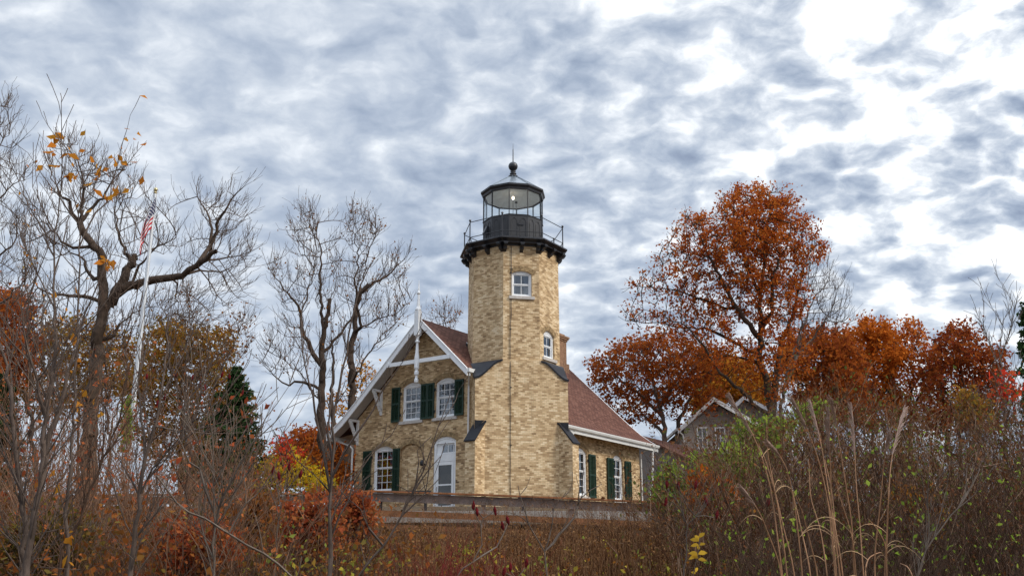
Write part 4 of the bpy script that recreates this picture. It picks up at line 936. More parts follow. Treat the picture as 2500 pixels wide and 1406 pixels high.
# centre-left bare tree with two dark trunks
cc_ = lambda p: crop(p, 600, 480, 1.874)
tree('bare_tree', 'bare two-trunked tree just left of the lighthouse gable', 50, 815,
     [(cc_([(395, 1380), (385, 1280), (360, 1180), (345, 1080), (340, 980), (350, 860), (350, 740), (355, 640), (370, 560), (385, 470)]), .30, .10, 0), (cc_([(355, 600), (345, 480), (340, 380), (345, 260), (320, 160), (300, 60)]), .09, .012, 1),
      (cc_([(350, 780), (310, 720), (270, 640), (255, 560), (240, 500), (190, 440), (130, 370), (100, 310)]), .13, .015, -1), (cc_([(255, 560), (280, 470), (310, 350), (330, 250)]), .05, .012, 0),
      (cc_([(345, 870), (260, 850), (170, 850), (110, 800), (70, 760)]), .08, .012, -1), (cc_([(340, 950), (250, 800), (160, 740), (90, 700)]), .05, .012, 1.5),
      (cc_([(430, 1380), (460, 1250), (480, 1100), (485, 980), (490, 880), (485, 780), (480, 680), (500, 600), (500, 520), (520, 450), (560, 400)]), .30, .10, 1.5), (cc_([(560, 400), (620, 380), (680, 330), (740, 270)]), .06, .012, 1), (cc_([(500, 600), (530, 600), (520, 550), (505, 460), (510, 300), (500, 180), (490, 80)]), .08, .012, -1),
      (cc_([(360, 700), (440, 620), (490, 540)]), .08, .05, .8), (cc_([(520, 450), (540, 380), (560, 260), (600, 150)]), .05, .01, 0), (cc_([(490, 830), (560, 720), (640, 620), (720, 540)]), .06, .012, 1), (cc_([(400, 1150), (400, 1000), (395, 900), (400, 780), (390, 640)]), .14, .04, .8),
      (cc_([(500, 620), (600, 560), (680, 540), (760, 480)]), .05, .012, 0)],
     [(745, 570, 50, 70, 1.3, 0, 2.2), (880, 570, 60, 60, 1.6, 0, 2.2), (780, 700, 90, 90, 1.4, 0, 2.4), (900, 700, 90, 80, 1.6, 0, 2.4), (690, 700, 40, 70, .8, 0, 1.8), (960, 660, 40, 50, .6, 0, 1.6), (700, 860, 60, 80, .9, 0, 2), (930, 800, 60, 70, .8, 0, 2), (800, 850, 80, 90, .8, 0, 2)], 63, 1300, M['bark'], LM['brown'], (.12, .12, .1, .012), step=.27, kill=0.6, tw=(1, 0.95, 3), tip=0.007, twigm=M['twigb'], jit=.12, bias=(0, 0, .22))
tree('bare_tree', 'small bare treetop peeking over the roof ridge between gable and tower', 64, 1090, [([(1090, 1000), (1092, 880), (1090, 800), (1085, 760)], .15, .03, 0)], [(1090, 780, 45, 48, 1, 0, 1.8)], 64, 160, M['bark2'], LM['brown'], (.14, .2, .1, .012), tip=0.007, kill=0.55, tw=(1, 0.8, 3), twigm=M['twigb'], jit=.12, bias=(0, 0, .22))
# sapling bare crown left of the two-trunked tree
tree('bare_tree', 'small leafless tree with drooping twig tips right of the orange-brown tree', 46, 560, [([(500, 1150), (505, 1050), (520, 950), (560, 860), (590, 790)], .12, .02, 0), ([(520, 950), (560, 920), (600, 850)], .05, .012, 0)], [(590, 810, 45, 55, 1, 0, 1.5), (560, 870, 50, 60, 1, 0, 1.5)], 65, 260, M['bark'], LM['brown'], (.13, .3, .1, .012), tip=0.006, step=.24, kill=0.5, tw=(1, 0.7, 3), twigm=M['twigb'], jit=.12, bias=(0, 0, .22))
# autumn trees in the left background
for (nm, lab, px, Yd, e, lm, lf, n, sd) in (
    ('maple_tree', 'bright orange tree at the left edge behind bare stems', 30, 62, [(20, 770, 70, 60, 2, 0, 3), (40, 860, 70, 60, 2, 0, 3), (0, 920, 60, 60, 1.2, 0, 3)], 'maple2', (.26, 3.0, .25, .016), 1100, 71),
    ('maple_tree', 'brownish thinning tree behind the trunk of the huge twisted tree', 190, 64, [(180, 850, 110, 75, 2, 0, 3), (150, 960, 120, 70, 2, 0, 3), (280, 900, 80, 90, 1.6, 0, 3)], 'browng', (.22, 2.2, .25, .016), 1700, 72),
    ('oak_tree', 'orange-brown oak behind the middle of the flagpole', 440, 56, [(420, 850, 90, 70, 2, 0, 2.6), (500, 850, 80, 60, 1.8, 0, 2.6), (390, 950, 90, 70, 2, 0, 2.6), (500, 950, 90, 80, 2, 0, 2.6), (440, 1060, 110, 80, 1.8, 0, 2.4), (560, 1000, 50, 80, 1, 0, 2)], 'browng', (.20, 3.6, .2, .014), 2600, 73),
    ('maple_tree', 'rusty orange tree behind the base of the two-trunked bare tree', 790, 66, [(780, 1100, 90, 50, 2, 0, 3), (850, 1120, 70, 60, 1.6, 0, 3), (730, 1130, 60, 50, 1.2, 0, 3)], 'maple2', (.24, 3.0, .25, .016), 1200, 74),
    ('maple_tree', 'small golden tree glimpsed between the two trunks left of the gable', 880, 70, [(880, 925, 42, 45, 2, 0, 2), (850, 990, 50, 50, 1.2, 0, 2)], 'gold', (.22, 1.0, .25, .016), 420, 75),
    ('apple_tree', 'bright yellow leafy tree beyond the rail, left of the lighthouse', 700, 44, [(690, 1165, 55, 42, 2, 0, 1.6), (745, 1180, 45, 35, 1.4, 0, 1.6), (650, 1190, 35, 30, 1, 0, 1.4)], 'yellow', (.15, 4.0, .14, .014), 900, 76),
    ('maple_tree', 'low orange tree against the left corner of the lighthouse', 820, 46, [(810, 1170, 50, 50, 2, 0, 1.6), (770, 1150, 40, 40, 1, 0, 1.4)], 'bright', (.15, 3.4, .15, .014), 700, 77),
    ('sumac_tree', 'small scarlet-leaved sumac above the yellow tree', 700, 43, [(700, 1115, 32, 38, 2, 0, 1), (690, 1085, 22, 18, .6, 0, .8)], 'red', (.14, 2.2, .12, .014), 260, 78),
    ('maple_tree', 'low gold-brown tree below the spruce and beyond the rail', 600, 50, [(600, 1130, 60, 60, 1, 0, 2), (560, 1170, 60, 45, 1, 0, 2), (500, 1160, 70, 50, 1, 0, 2)], 'olive', (.17, 3, .15, .014), 1000, 79)):
    tp_ = min(q[1] for q in e)
    tree(nm, lab, Yd, px, [([(px, 1180), (px + 3, (1180 + tp_) / 2), (px, tp_ + 10)], .16 if tp_ < 1000 else .06, .03, 0)], e, sd, n, M['bark'], LM[lm], lf, step=.32 if tp_ < 1000 else .22, kill=.5 if tp_ < 1000 else .34)
# ------------------------------------------------------------------ flagpole and flag
fp = at(302, 1200, 33.0); ft = at(380, 466, 33.0); fp[0] = ft[0]
b = (fp[0], 33.0, float(ground(fp[0], 33)) - .05); root = empty('flagpole', b, 'tall tapering white flagpole among the bare trees', 'flagpole')
mb = MB(); mb.lathe((fp[0], 33), [(.15, b[2]), (.15, b[2] + .1), (.105, b[2] + .14), (.10, b[2] + 2), (.075, 8.5), (.045, ft[2] - .12), (.04, ft[2] - .1)], 14); mb.build('pole', M['pole'], root, smooth=True)
mb = MB(); mb.lathe((fp[0], 33), [(.02, ft[2] - .1), (.06, ft[2] - .1), (.06, ft[2] - .06), (.02, ft[2] - .05), (.05, ft[2] - .02), (.075, ft[2] + .04), (.05, ft[2] + .10), (.01, ft[2] + .12)], 12); mb.build('finial_ball', M['gold'], root, smooth=True)
mb = MB(); mb.tube([(fp[0] + .09, 32.92, ft[2] - .1), (fp[0] + .10, 32.9, 6), (fp[0] + .11, 32.9, 4.3)], .008, 5); mb.box(fp[0] + .06, fp[0] + .12, 32.88, 32.94, 4.3, 4.45); mb.build('halyard', M['pole'], root)
# limp flag: a pleated sheet hanging from its upper corner
NU, NV = 60, 66; HO, FLY = 1.15, 1.95; zt = ft[2] - .28; V = []; flg = np.random.default_rng(4)
for j in range(NV + 1):
    v = j / NV                                           # down the hoist
    for i in range(NU + 1):
        u = i / NU                                       # along the fly
        drop = u * FLY * .66; fold = math.sin(u * 15 + v * 1.2) * .06 * (.3 + u) + math.sin(u * 31 + 1) * .018
        x = .08 - .38 * math.sin(math.pi * u * .62) * (.75 + .3 * v) + .03 * math.sin(v * 5 + u * 4); y = -.16 + fold + u * .08; z = -v * HO * (1 - .12 * u) - drop + .03 * math.sin(u * 12)
        V.append((fp[0] + x, 33 + y, zt + z))
Fq = [(j * (NU + 1) + i, j * (NU + 1) + i + 1, (j + 1) * (NU + 1) + i + 1, (j + 1) * (NU + 1) + i) for j in range(NV) for i in range(NU)]
me = fast_mesh('flag', np.array(V) - np.array([fp[0], 33, zt]), Fq, True); uvl = me.uv_layers.new(name='UVMap'); uvs = np.array([(i / NU, 1 - j / NV) for j in range(NV + 1) for i in range(NU + 1)])
uvl.data.foreach_set('uv', uvs[np.array(Fq).ravel()].ravel().astype(np.float32))
m = bpy.data.materials.new('flag_cloth'); m.use_nodes = True; t_ = NT(m.node_tree); bs = t_.n['Principled BSDF']; uv = t_.new('ShaderNodeUVMap'); sp = t_.new('ShaderNodeSeparateXYZ'); t_.link(uv.outputs[0], sp.inputs[0])
u_, v_ = sp.outputs[0], sp.outputs[1]
stripe = t_.math('LESS_THAN', t_.math('FRACT', t_.math('MULTIPLY', t_.math('SUBTRACT', 1.0, v_), 6.5)), .5)
canton = t_.math('MULTIPLY', t_.math('LESS_THAN', u_, .4), t_.math('GREATER_THAN', v_, 6 / 13))
# stars: five rows of six and four rows of five, staggered
su = t_.math('MULTIPLY', u_, 6 / .4); sv = t_.math('MULTIPLY', t_.math('SUBTRACT', 1.0, v_), 5 / (7 / 13))
def dots(ou, ov):
    a = t_.math('SUBTRACT', t_.math('FRACT', t_.math('ADD', su, ou)), .5); c = t_.math('SUBTRACT', t_.math('FRACT', t_.math('ADD', sv, ov)), .5)
    return t_.math('LESS_THAN', t_.math('ADD', t_.math('MULTIPLY', a, a), t_.math('MULTIPLY', c, c)), .045)
star = t_.math('MAXIMUM', dots(0, 0), dots(.5, .5))
c = t_.mix(stripe, (.72, .70, .70), (.50, .006, .018)); c = t_.mix(canton, c, (.006, .012, .075)); c = t_.mix(t_.math('MULTIPLY', canton, star), c, (.72, .70, .70)); t_.link(c, bs.inputs['Base Color']); bs.inputs['Roughness'].default_value = .8
tag(link_mesh('flag', me, m, None, (fp[0], 33, zt)), 'red white and blue striped flag with stars hanging limp from the flagpole', 'flag')

# ------------------------------------------------------------------ grey gabled house far right and the low wing beside the lighthouse
def g_house():
    Yh = 60.0; k = at(1745, 1200, Yh); root = empty('grey_house', (k[0] + 1, Yh, 4.15), 'taupe sided house with two white-trimmed gables behind the thicket', 'house')
    def zz(py): return at(1745, py, Yh)[2]
    def xx(px): return at(px, 1100, Yh)[0]
    def gable(xl, xr, xp, ze, zp, y, dep, nm):
        mb = MB(); mb.prism([(xl, 4.0), (xr, 4.0), (xr, ze - .1), (xp, zp - .1), (xl, ze - .1)], lambda p: (p[0], y, p[1]), lambda p: (p[0], y + dep, p[1])); mb.build('wall', M['siding'], root)
        mb = MB()
        for k_ in range(int((zp - 4.2) / .16)):          # lap siding shadow edges are real boards
            z = 4.2 + k_ * .16
            if z < ze - .1: a, c_ = xl, xr
            else: f = (z - ze + .1) / (zp - ze); a, c_ = xl + (xp - xl) * f, xr + (xp - xr) * f
            if c_ - a > .3: mb.prism([(y - .004, z), (y - .022, z), (y - .004, z + .15)], lambda p: (a + .05, p[0], p[1]), lambda p: (c_ - .05, p[0], p[1]))
        mb.build('siding', M['siding'], root)
        mb = MB(); s = (zp - ze) / (xp - xl); s2 = (zp - ze) / (xr - xp); o = .45
        for xa, za, xb, zb in ((xl - o, ze - o * s, xp, zp), (xp, zp, xr + o, ze - o * s2)):
            mb.prism([(xa, za), (xb, zb), (xb, zb + .12), (xa, za + .12)], lambda p: (p[0], y - .5, p[1]), lambda p: (p[0], y + dep + .3, p[1]))
        rf = mb.build('roof', M['groof'], root); mb = MB()
        for xa, za, xb, zb in ((xl - o, ze - o * s, xp, zp), (xp, zp, xr + o, ze - o * s2)):
            mb.prism([(xa, za - .14), (xb, zb - .14), (xb, zb + .13), (xa, za + .13)], lambda p: (p[0], y - .56, p[1]), lambda p: (p[0], y - .502, p[1]))
        mb.build('rake_board', M['white'], rf)
    gable(xx(1672), xx(1850), xx(1745), zz(1040), zz(978), Yh, 8, 'a')
    gable(xx(1782), xx(1950), xx(1846), zz(1010), zz(955), Yh + 2.6, 7, 'b')
    for px, w_ in ((1716, 26), (1760, 26), (1800, 22)):
        a, c_ = xx(px - w_ / 2), xx(px + w_ / 2); z0, z1 = zz(1092), zz(1046); mb = MB()
        for bx in ((a, a + .08, z0, z1), (c_ - .08, c_, z0, z1), (a, c_, z0 - .1, z0), (a, c_, z1, z1 + .1), (a, c_, (z0 + z1) / 2 - .03, (z0 + z1) / 2 + .03), ((a + c_) / 2 - .02, (a + c_) / 2 + .02, z0, z1)): mb.box(bx[0], bx[1], Yh - .07, Yh - .001, bx[2], bx[3])
        wn_ = mb.build('window', M['white'], root); mb = MB(); mb.box(a, c_, Yh - .03, Yh - .025, z0, z1); mb.build('pane', M['glass2'], wn_)
    mb = MB(); mb.prism([(0, 0), (.13, 0), (.10, -.12), (0, -.12)], lambda p: (xx(1655) - p[0], Yh - .5, zz(1048) + p[1]), lambda p: (xx(1655) - p[0], Yh + 7.5, zz(1048) + p[1])); mb.build('gutter', M['whited'], root)
    mb = MB(); mb.tube([(xx(1654), Yh - .35, zz(1052)), (xx(1668), Yh - .1, zz(1062)), (xx(1671), Yh - .08, zz(1075)), (xx(1671), Yh - .08, 4.1)], .05, 6); mb.build('downspout', M['whited'], root)
gm = bpy.data.materials.new('plain_glass'); gm.use_nodes = True; bs = gm.node_tree.nodes['Principled BSDF']; bs.inputs['Base Color'].default_value = (.10, .11, .12, 1); bs.inputs['Roughness'].default_value = .05; bs.inputs['Specular IOR Level'].default_value = 1.0; M['glass2'] = gm
g_house()
def low_wing():
    # a low garage stands behind the far corner of the lighthouse
    def fr(a, b_, z): return HF(a, b_, z)
    root = empty('garage', tuple(HF(3.6, 15.5, 4.15)), 'low grey garage with red shingle roof and white trim right of the lighthouse', 'garage')
    a0, a1, b0, b1 = -2.0, 4.4, 13.6, 19.0; ze, zr = 6.95, 8.6
    mb = MB(fr); mb.prism([(a0, 4.0), (a1, 4.0), (a1, ze), ((a0 + a1) / 2, zr), (a0, ze)], lambda p: (p[0], b0, p[1]), lambda p: (p[0], b1, p[1])); mb.build('wall', M['gsiding'], root)
    mb = MB(fr); am = (a0 + a1) / 2; s = (zr - ze) / (a1 - am)
    mb.prism([(am, zr + .02), (a1 + .4, ze - .4 * s + .02), (a1 + .4, ze - .4 * s + .13), (am, zr + .13)], lambda p: (p[0], b0 - .4, p[1]), lambda p: (p[0], b1 + .4, p[1]))
    mb.prism([(am, zr + .02), (a0 - .4, ze - .4 * s + .02), (a0 - .4, ze - .4 * s + .13), (am, zr + .13)], lambda p: (p[0], b0 - .4, p[1]), lambda p: (p[0], b1 + .4, p[1])); mb.build('roof', M['roof'], root)
    mb = MB(fr); mb.prism([(0, .0), (.13, .0), (.1, -.13), (0, -.13)], lambda p: (a1 + .4 + p[0], b0 - .4, ze - .4 * s + .1 + p[1]), lambda p: (a1 + .4 + p[0], b1 + .4, ze - .4 * s + .1 + p[1])); mb.build('gutter', M['whited'], root)
    for (c_, d) in ((b0 - .02, b0 + .18), (b0 + 1.55, b0 + 1.7), (b0 + 4.1, b0 + 4.25)):
        mb = MB(fr); mb.box(a1 + .003, a1 + .05, c_, d, 4.1, ze - .1); mb.build('trim_board', M['white'], root)
    mb = MB(fr); mb.box(a1 + .004, a1 + .045, b0 + 1.7, b0 + 4.1, 4.15, 6.35)
    for k in range(1, 4): mb.box(a1 + .045, a1 + .055, b0 + 1.75, b0 + 4.05, 4.15 + k * .55 - .02, 4.15 + k * .55 + .02)
    mb.build('garage_door', M['white'], root)
M['gsiding'] = pmat('grey_siding', (.30, .29, .29), .8, .2, var=.08, scale=2)
low_wing()
# ------------------------------------------------------------------ timber railing
def fence():
    pts = [(-140, 1218, 34.5), (300, 1208, 32.5), (745, 1206, 31.0), (905, 1199, 30.2), (1180, 1208, 29.6), (1395, 1217, 29.2), (1600, 1226, 29.0)]
    w_ = [at(*p) for p in pts]; b0 = w_[3]; root = empty('timber_railing', (b0[0], b0[1], float(ground(b0[0], b0[1]))), 'weathered brown timber railing running along the slope below the lighthouse', 'railing')
    tops = [p[2] for p in w_]
    for i, (p, q) in enumerate(zip(w_, w_[1:])):
        p = Vector(p); q = Vector(q)
        mb = MB(); mb.bar(p + Vector((0, -.06, 0)), q + Vector((0, -.06, 0)), .24, .045); mb.build('cap_board', M['woodr'], root)
        d = (q - p); n = max(1, int(d.length / 2.5))
        mb = MB(); mb.bar(p + Vector((0, -.0, -.165)), q + Vector((0, -.0, -.165)), .05, .24); mb.build('top_rail', M['wood'], root)
        if i >= 3:
            mb = MB(); mb.bar(p + Vector((0, .0, -.62)), q + Vector((0, .0, -.62)), .05, .17); mb.build('middle_rail', M['woodr'], root)
            mb = MB(); mb.bar(p + Vector((0, .0, -1.0)), q + Vector((0, .0, -1.0)), .05, .15); mb.build('lower_rail', M['woodr'], root)
        for k in range(n + (1 if i == 5 else 0)):
            c_ = p + d * k / n; g_ = float(ground(c_.x, c_.y))
            mb = MB(); mb.box(c_.x - .07, c_.x + .07, c_.y + .03, c_.y + .17, g_ - .3, c_.z - .03); mb.build('post', M['wood'], root)
fence()
def walk():
    a = at(880, 1290, 31.6); b_ = at(1620, 1290, 31.6); root = empty('boardwalk', (a[0], 31.6, 3.0), 'pale grey plank boardwalk behind the timber railing', 'boardwalk')
    mb = MB(); x = a[0]; r_ = random.Random(8)
    while x < b_[0]:
        mb.box(x, x + .135, 30.9, 33.2, 3.50 + r_.uniform(-.004, .004), 3.54); x += .15
    o = mb.build('deck_planks', M['woodg'], root)
    mb = MB(); mb.box(a[0], b_[0], 30.86, 30.9, 3.2, 3.53); mb.build('fascia_board', M['woodg'], root)
walk()
def bench(px, py, Yd, Lb, label):
    c_ = at(px, py, Yd); g_ = 3.54; root = empty('bench', (c_[0], Yd, g_), label, 'bench', 'dark benches on the boardwalk')
    mb = MB(); mb.box(c_[0] - Lb / 2, c_[0] + Lb / 2, Yd + .17, Yd + .22, c_[2] - .07, c_[2]); mb.build('backrest', M['black'], root)
    mb = MB(); mb.box(c_[0] - Lb / 2, c_[0] + Lb / 2, Yd - .25, Yd + .16, 3.96, 4.0); mb.build('seat', M['black'], root)
    for s in (-1, 1):
        x = c_[0] + s * (Lb / 2 - .15); mb = MB(); mb.box(x - .03, x + .03, Yd - .2, Yd - .14, g_, 3.96); mb.box(x - .03, x + .03, Yd + .165, Yd + .225, g_, c_[2] - .07); mb.build('leg', M['black'], root)
bench(985, 1196, 31.9, 1.7, 'dark bench on the boardwalk in front of the bricked-up window')
bench(1313, 1210, 31.9, 1.25, 'dark bench on the boardwalk in front of the tower base')
# ------------------------------------------------------------------ foreground saplings
def seed_head(p, root, off, s=1.0, r_=None, lean=0.0):
    mb = MB(); L_ = .105 * s; p = Vector(p) - Vector(off)
    ax = Vector((lean, 0, 1)).normalized(); pr = [(0, .003), (.08, .009), (.25, .017), (.45, .019), (.65, .016), (.85, .009), (1, .002)]
    rings = []; rn = random.Random(int(p.x * 1000) + 7)
    for t0, r0 in pr:
        c_ = p + ax * L_ * t0; rings.append([mb.P(*(c_ + Vector((math.cos(a), math.sin(a), 0)) * r0 * s * rn.uniform(.8, 1.2))) for a in np.arange(8) * math.pi / 4])
    for a, b_ in zip(rings, rings[1:]):
        for k in range(8): mb.f.append([a[k], a[(k + 1) % 8], b_[(k + 1) % 8], b_[k]])
    mb.f.append(rings[0]); mb.f.append(rings[-1])
    me = bpy.data.meshes.new('seed_head'); me.from_pydata(mb.v, [], mb.f); link_mesh('seed_head', me, M['sumac'], root)
def sapling(name, label, Y, limbs, seed, tw=None, bark='bark3', leaf=None, leafm=None, heads=(), tip=.003, side=None, group=None, env=None, npts=200, cat_='sapling', lim_wob=.05, hs_=1.0):
    """limbs: (pixel points, r0, r1, dY). The first starts below the picture and is rooted in the ground."""
    t = Tree(seed); rng = t.rng
    p0 = limbs[0][0][0]; q = at(p0[0], p0[1], Y); b = np.array([q[0], Y, float(ground(q[0], Y)) - .05])
    for i, (pts, r0, r1, dy) in enumerate(limbs):
        t.limb(([b] if i == 0 else []) + L(pts, Y, dy), r0, r1, step=.10, jit=.008, attach=i > 0)
    if side:                                             # straight side shoots
        P = np.array(t.P); par = np.array(t.par); n, ln, rr = side; cand = np.where((P[:, 2] > b[2] + .35 * (P[:, 2].max() - b[2])) & (par >= 0))[0]
        for k in range(n):
            i = int(rng.choice(cand)); d = P[i] - P[par[i]]; d /= np.linalg.norm(d); a = rng.uniform(0, 6.28); dv = unit(d + np.array([math.cos(a), math.sin(a) * .6, .25]) * rng.uniform(.6, 1.1)); l_ = ln * rng.uniform(.4, 1.1)
            pts = [P[i]]; 
            for m_ in range(4): dv = unit(dv + rng.normal(0, .07, 3) + np.array([0, 0, .08])); pts.append(pts[-1] + dv * l_ / 4)
            t.limb(pts, rr, rr * .35, step=.12, jit=.004)
    if env: t.grow(cloud_pts(env, Y, npts, rng), step=.10, kill=.16, infl=1.5, it=70, jit=.2)
    if tw: t.twigs(tw[0], tw[1], tw[2], thin=.02, spread=.8)
    root = t.make(name, label, cat_, b, M[bark], leafm, tip=tip, split=.014, leaf=leaf, group=group, trunk='stem')
    for h in heads: seed_head(at(h[0], h[1] + 22, Y), root, b, Y / 11 * hs_ * (h[2] if len(h) > 2 else 1), lean=rng.uniform(-.25, .25))
    return root
c7 = lambda p: crop(p, 0, 800, 2.32); c6 = lambda p: crop(p, 0, 200, 2.008)
sapling('maple_sapling', 'bare sapling with two grey stems nearest the left edge', 8.5, [(c7([(130, 1406), (140, 1100), (90, 700), (60, 350), (20, 150), (-10, 20)]), .036, .012, 0)], 101, (1, .35, 3), side=(26, .8, .007))
sapling('maple_sapling', 'tall forking bare sapling, second from the left edge', 8.0, [(c7([(150, 1400), (190, 1130), (230, 900), (265, 500), (320, 100)]) + c6([(265, 1000), (260, 800), (285, 660)]), .040, .006, 0), (c7([(230, 900), (280, 600), (370, 350), (440, 100), (470, -60)]), .026, .008, .3), (c7([(265, 520), (210, 300), (150, 100), (130, -100)]), .015, .005, -.3)], 102, (1, .35, 3), side=(34, .9, .007))
sapling('maple_sapling', 'tall thin sapling holding the last yellow-orange leaves on its top', 8.8, [(c7([(380, 1406), (385, 1250), (370, 1050), (390, 900)]) + c6([(385, 1200), (385, 1000), (385, 700), (400, 480), (330, 300)]), .022, .004, 0), (c6([(385, 800), (470, 640), (540, 560), (580, 380)]), .010, .003, .3), (c6([(385, 700), (290, 560), (250, 440)]), .009, .003, -.2), (c6([(395, 520), (440, 440), (480, 420)]), .007, .003, 0)], 103, (.6, .25, 2), side=(18, .6, .005),
        leaf=(.085, .55, .035, .0042), leafm=LM['yellowo'])
sapling('maple_sapling', 'dark red-stemmed sapling left of the flagpole, curving', 9.5, [(c7([(330, 1406), (350, 1250), (420, 1150), (480, 1000), (560, 800), (680, 500), (720, 250), (700, 60)]), .020, .006, 0)], 104, (1, .35, 3), bark='twig', side=(22, .8, .006))
sapling('maple_sapling', 'grey bare sapling right of the flagpole base, leaning right', 8.2, [(c7([(740, 1406), (765, 1200), (790, 950), (820, 750), (880, 560), (940, 180), (960, -40)]), .030, .008, 0), (c7([(820, 750), (800, 520), (785, 330), (800, 200)]), .013, .004, .2), (c7([(795, 950), (860, 800), (950, 700), (1010, 620)]), .010, .004, -.2), (c7([(900, 540), (1020, 590), (1150, 510)]), .009, .003, 0)], 105, (1, .3, 3), side=(26, .7, .006))
sapling('maple_sapling', 'pale forking sapling in front of the dark spruce', 7.6, [(c7([(1210, 1406), (1215, 1050), (1210, 900), (1205, 700)]), .018, .006, 0), (c7([(1215, 1050), (1170, 920), (1130, 800), (1070, 760), (1000, 600)]), .012, .004, .2), (c7([(1213, 1100), (1260, 950), (1340, 800), (1420, 660)]), .012, .004, -.2), (c7([(1212, 1300), (1160, 1200), (1130, 1080)]), .008, .004, 0)], 106, (1, .28, 3), bark='twigg', side=(18, .6, .005))
sapling('maple_sapling', 'smooth grey sapling standing in front of the left corner of the lighthouse', 7.2, [([(804, 1406), (806, 1280), (811, 1128), (812, 1040), (829, 944), (851, 822), (880, 700), (905, 640)], .026, .004, 0), ([(808, 1190), (790, 1100), (776, 1040), (741, 864), (735, 780)], .012, .003, .2), ([(808, 1180), (840, 1110), (867, 1067), (930, 960), (985, 880)], .011, .003, -.3), ([(811, 1128), (800, 1050), (808, 960), (815, 860)], .009, .003, .2), ([(808, 1200), (780, 1170), (755, 1150)], .007, .003, 0), ([(806, 1300), (850, 1220), (890, 1120), (955, 1062)], .008, .003, .1), ([(806, 1265), (850, 1180), (930, 1085)], .006, .003, .3)], 107, (.5, .22, 3), side=(14, .4, .004))
sapling('maple_sapling', 'slender branch-like sapling crossing in front of the door, leaning right', 7.0, [([(872, 1410), (905, 1365), (934, 1332), (959, 1302), (998, 1226), (1032, 1153), (1052, 1100), (1072, 1040), (1098, 1000)], .022, .003, 0), ([(998, 1226), (1050, 1140), (1080, 1108)], .006, .003, .1), ([(1025, 1165), (1022, 1130), (1018, 1100)], .005, .0025, 0), ([(985, 1250), (1040, 1200), (1075, 1165)], .006, .003, 0), ([(934, 1332), (900, 1290), (880, 1240)], .009, .004, 0), ([(1035, 1155), (1033, 1120), (1024, 1075)], .005, .002, 0), ([(975, 1270), (996, 1210), (996, 1145)], .006, .002, 0)], 108, (.3, .2, 2), side=(8, .3, .004))
sapling('dead_branch', 'long bare branch slanting down to the right through the undergrowth', 6.5, [([(716, 1412), (640, 1350), (560, 1302), (500, 1265), (430, 1225), (380, 1160)], .016, .006, 0), ([(560, 1302), (600, 1230), (660, 1170)], .006, .003, 0)], 109, (.4, .25, 3), bark='twigg', cat_='branch')
sapling('sumac_sapling', 'Y-shaped bare grey sapling in front of the right half of the railing', 10, [([(1335, 1410), (1332, 1380), (1330, 1346), (1290, 1276), (1278, 1240), (1269, 1209), (1265, 1184)], .018, .004, 0), ([(1330, 1346), (1350, 1325), (1402, 1265), (1412, 1235), (1418, 1215), (1440, 1198), (1470, 1181)], .017, .004, .2), ([(1269, 1209), (1285, 1190), (1296, 1164)], .006, .002, 0), ([(1418, 1215), (1415, 1190), (1408, 1172)], .006, .002, 0), ([(1330, 1346), (1345, 1290), (1349, 1276), (1352, 1242), (1362, 1222), (1374, 1214)], .008, .003, -.2), ([(1290, 1276), (1275, 1262), (1262, 1256)], .006, .004, 0), ([(1416, 1223), (1425, 1200), (1440, 1215)], .005, .002, 0)], 110, (.15, .16, 2), bark='twigg', side=(4, .3, .004))
sapling('sumac_sapling', 'bare sumac with dark red seed heads in front of the tower base', 9.5, [([(1117, 1406), (1130, 1385), (1153, 1371), (1176, 1329), (1174, 1282), (1181, 1265), (1160, 1240)], .014, .005, 0), ([(1181, 1265), (1200, 1250), (1210, 1240)], .006, .004, 0), ([(1153, 1371), (1180, 1355), (1212, 1335), (1234, 1293), (1242, 1268)], .011, .005, .2), ([(1176, 1290), (1162, 1262), (1156, 1238)], .006, .004, 0), ([(1234, 1293), (1230, 1280), (1229, 1276)], .004, .003, 0)], 111, (.2, .15, 2), bark='twigg', heads=[(1156, 1223), (1166, 1238), (1210, 1236), (1242, 1259), (1229, 1272)])
sapling('sumac_sapling', 'low sumac with three red seed heads at the bottom centre', 9.0, [([(1262, 1412), (1270, 1400), (1282, 1385)], .008, .004, 0), ([(1262, 1410), (1240, 1400), (1230, 1395)], .007, .004, 0), ([(1255, 1412), (1248, 1395), (1245, 1385)], .005, .003, 0)], 112, None, bark='twigg', heads=[(1284, 1363), (1229, 1384), (1246, 1374)])
sapling('sumac_sapling', 'branching sumac with upright dark red heads right of the railing end', 12, [([(1670, 1412), (1677, 1346), (1678, 1282), (1716, 1242)], .020, .006, 0), ([(1678, 1282), (1660, 1240), (1640, 1225), (1626, 1235)], .008, .004, 0), ([(1678, 1260), (1650, 1220), (1635, 1200), (1630, 1190)], .008, .004, .2), ([(1690, 1262), (1670, 1220), (1660, 1205), (1658, 1195)], .008, .004, 0), ([(1716, 1242), (1700, 1215), (1698, 1195)], .006, .004, 0), ([(1716, 1242), (1725, 1232), (1728, 1225)], .006, .004, 0), ([(1700, 1250), (1740, 1262), (1750, 1260)], .006, .004, .2)], 113, (.3, .3, 3), bark='bark2', side=(10, .5, .004), heads=[(1628, 1171), (1657, 1175), (1697, 1172), (1624, 1214), (1727, 1212), (1749, 1245), (1874, 1215), ])
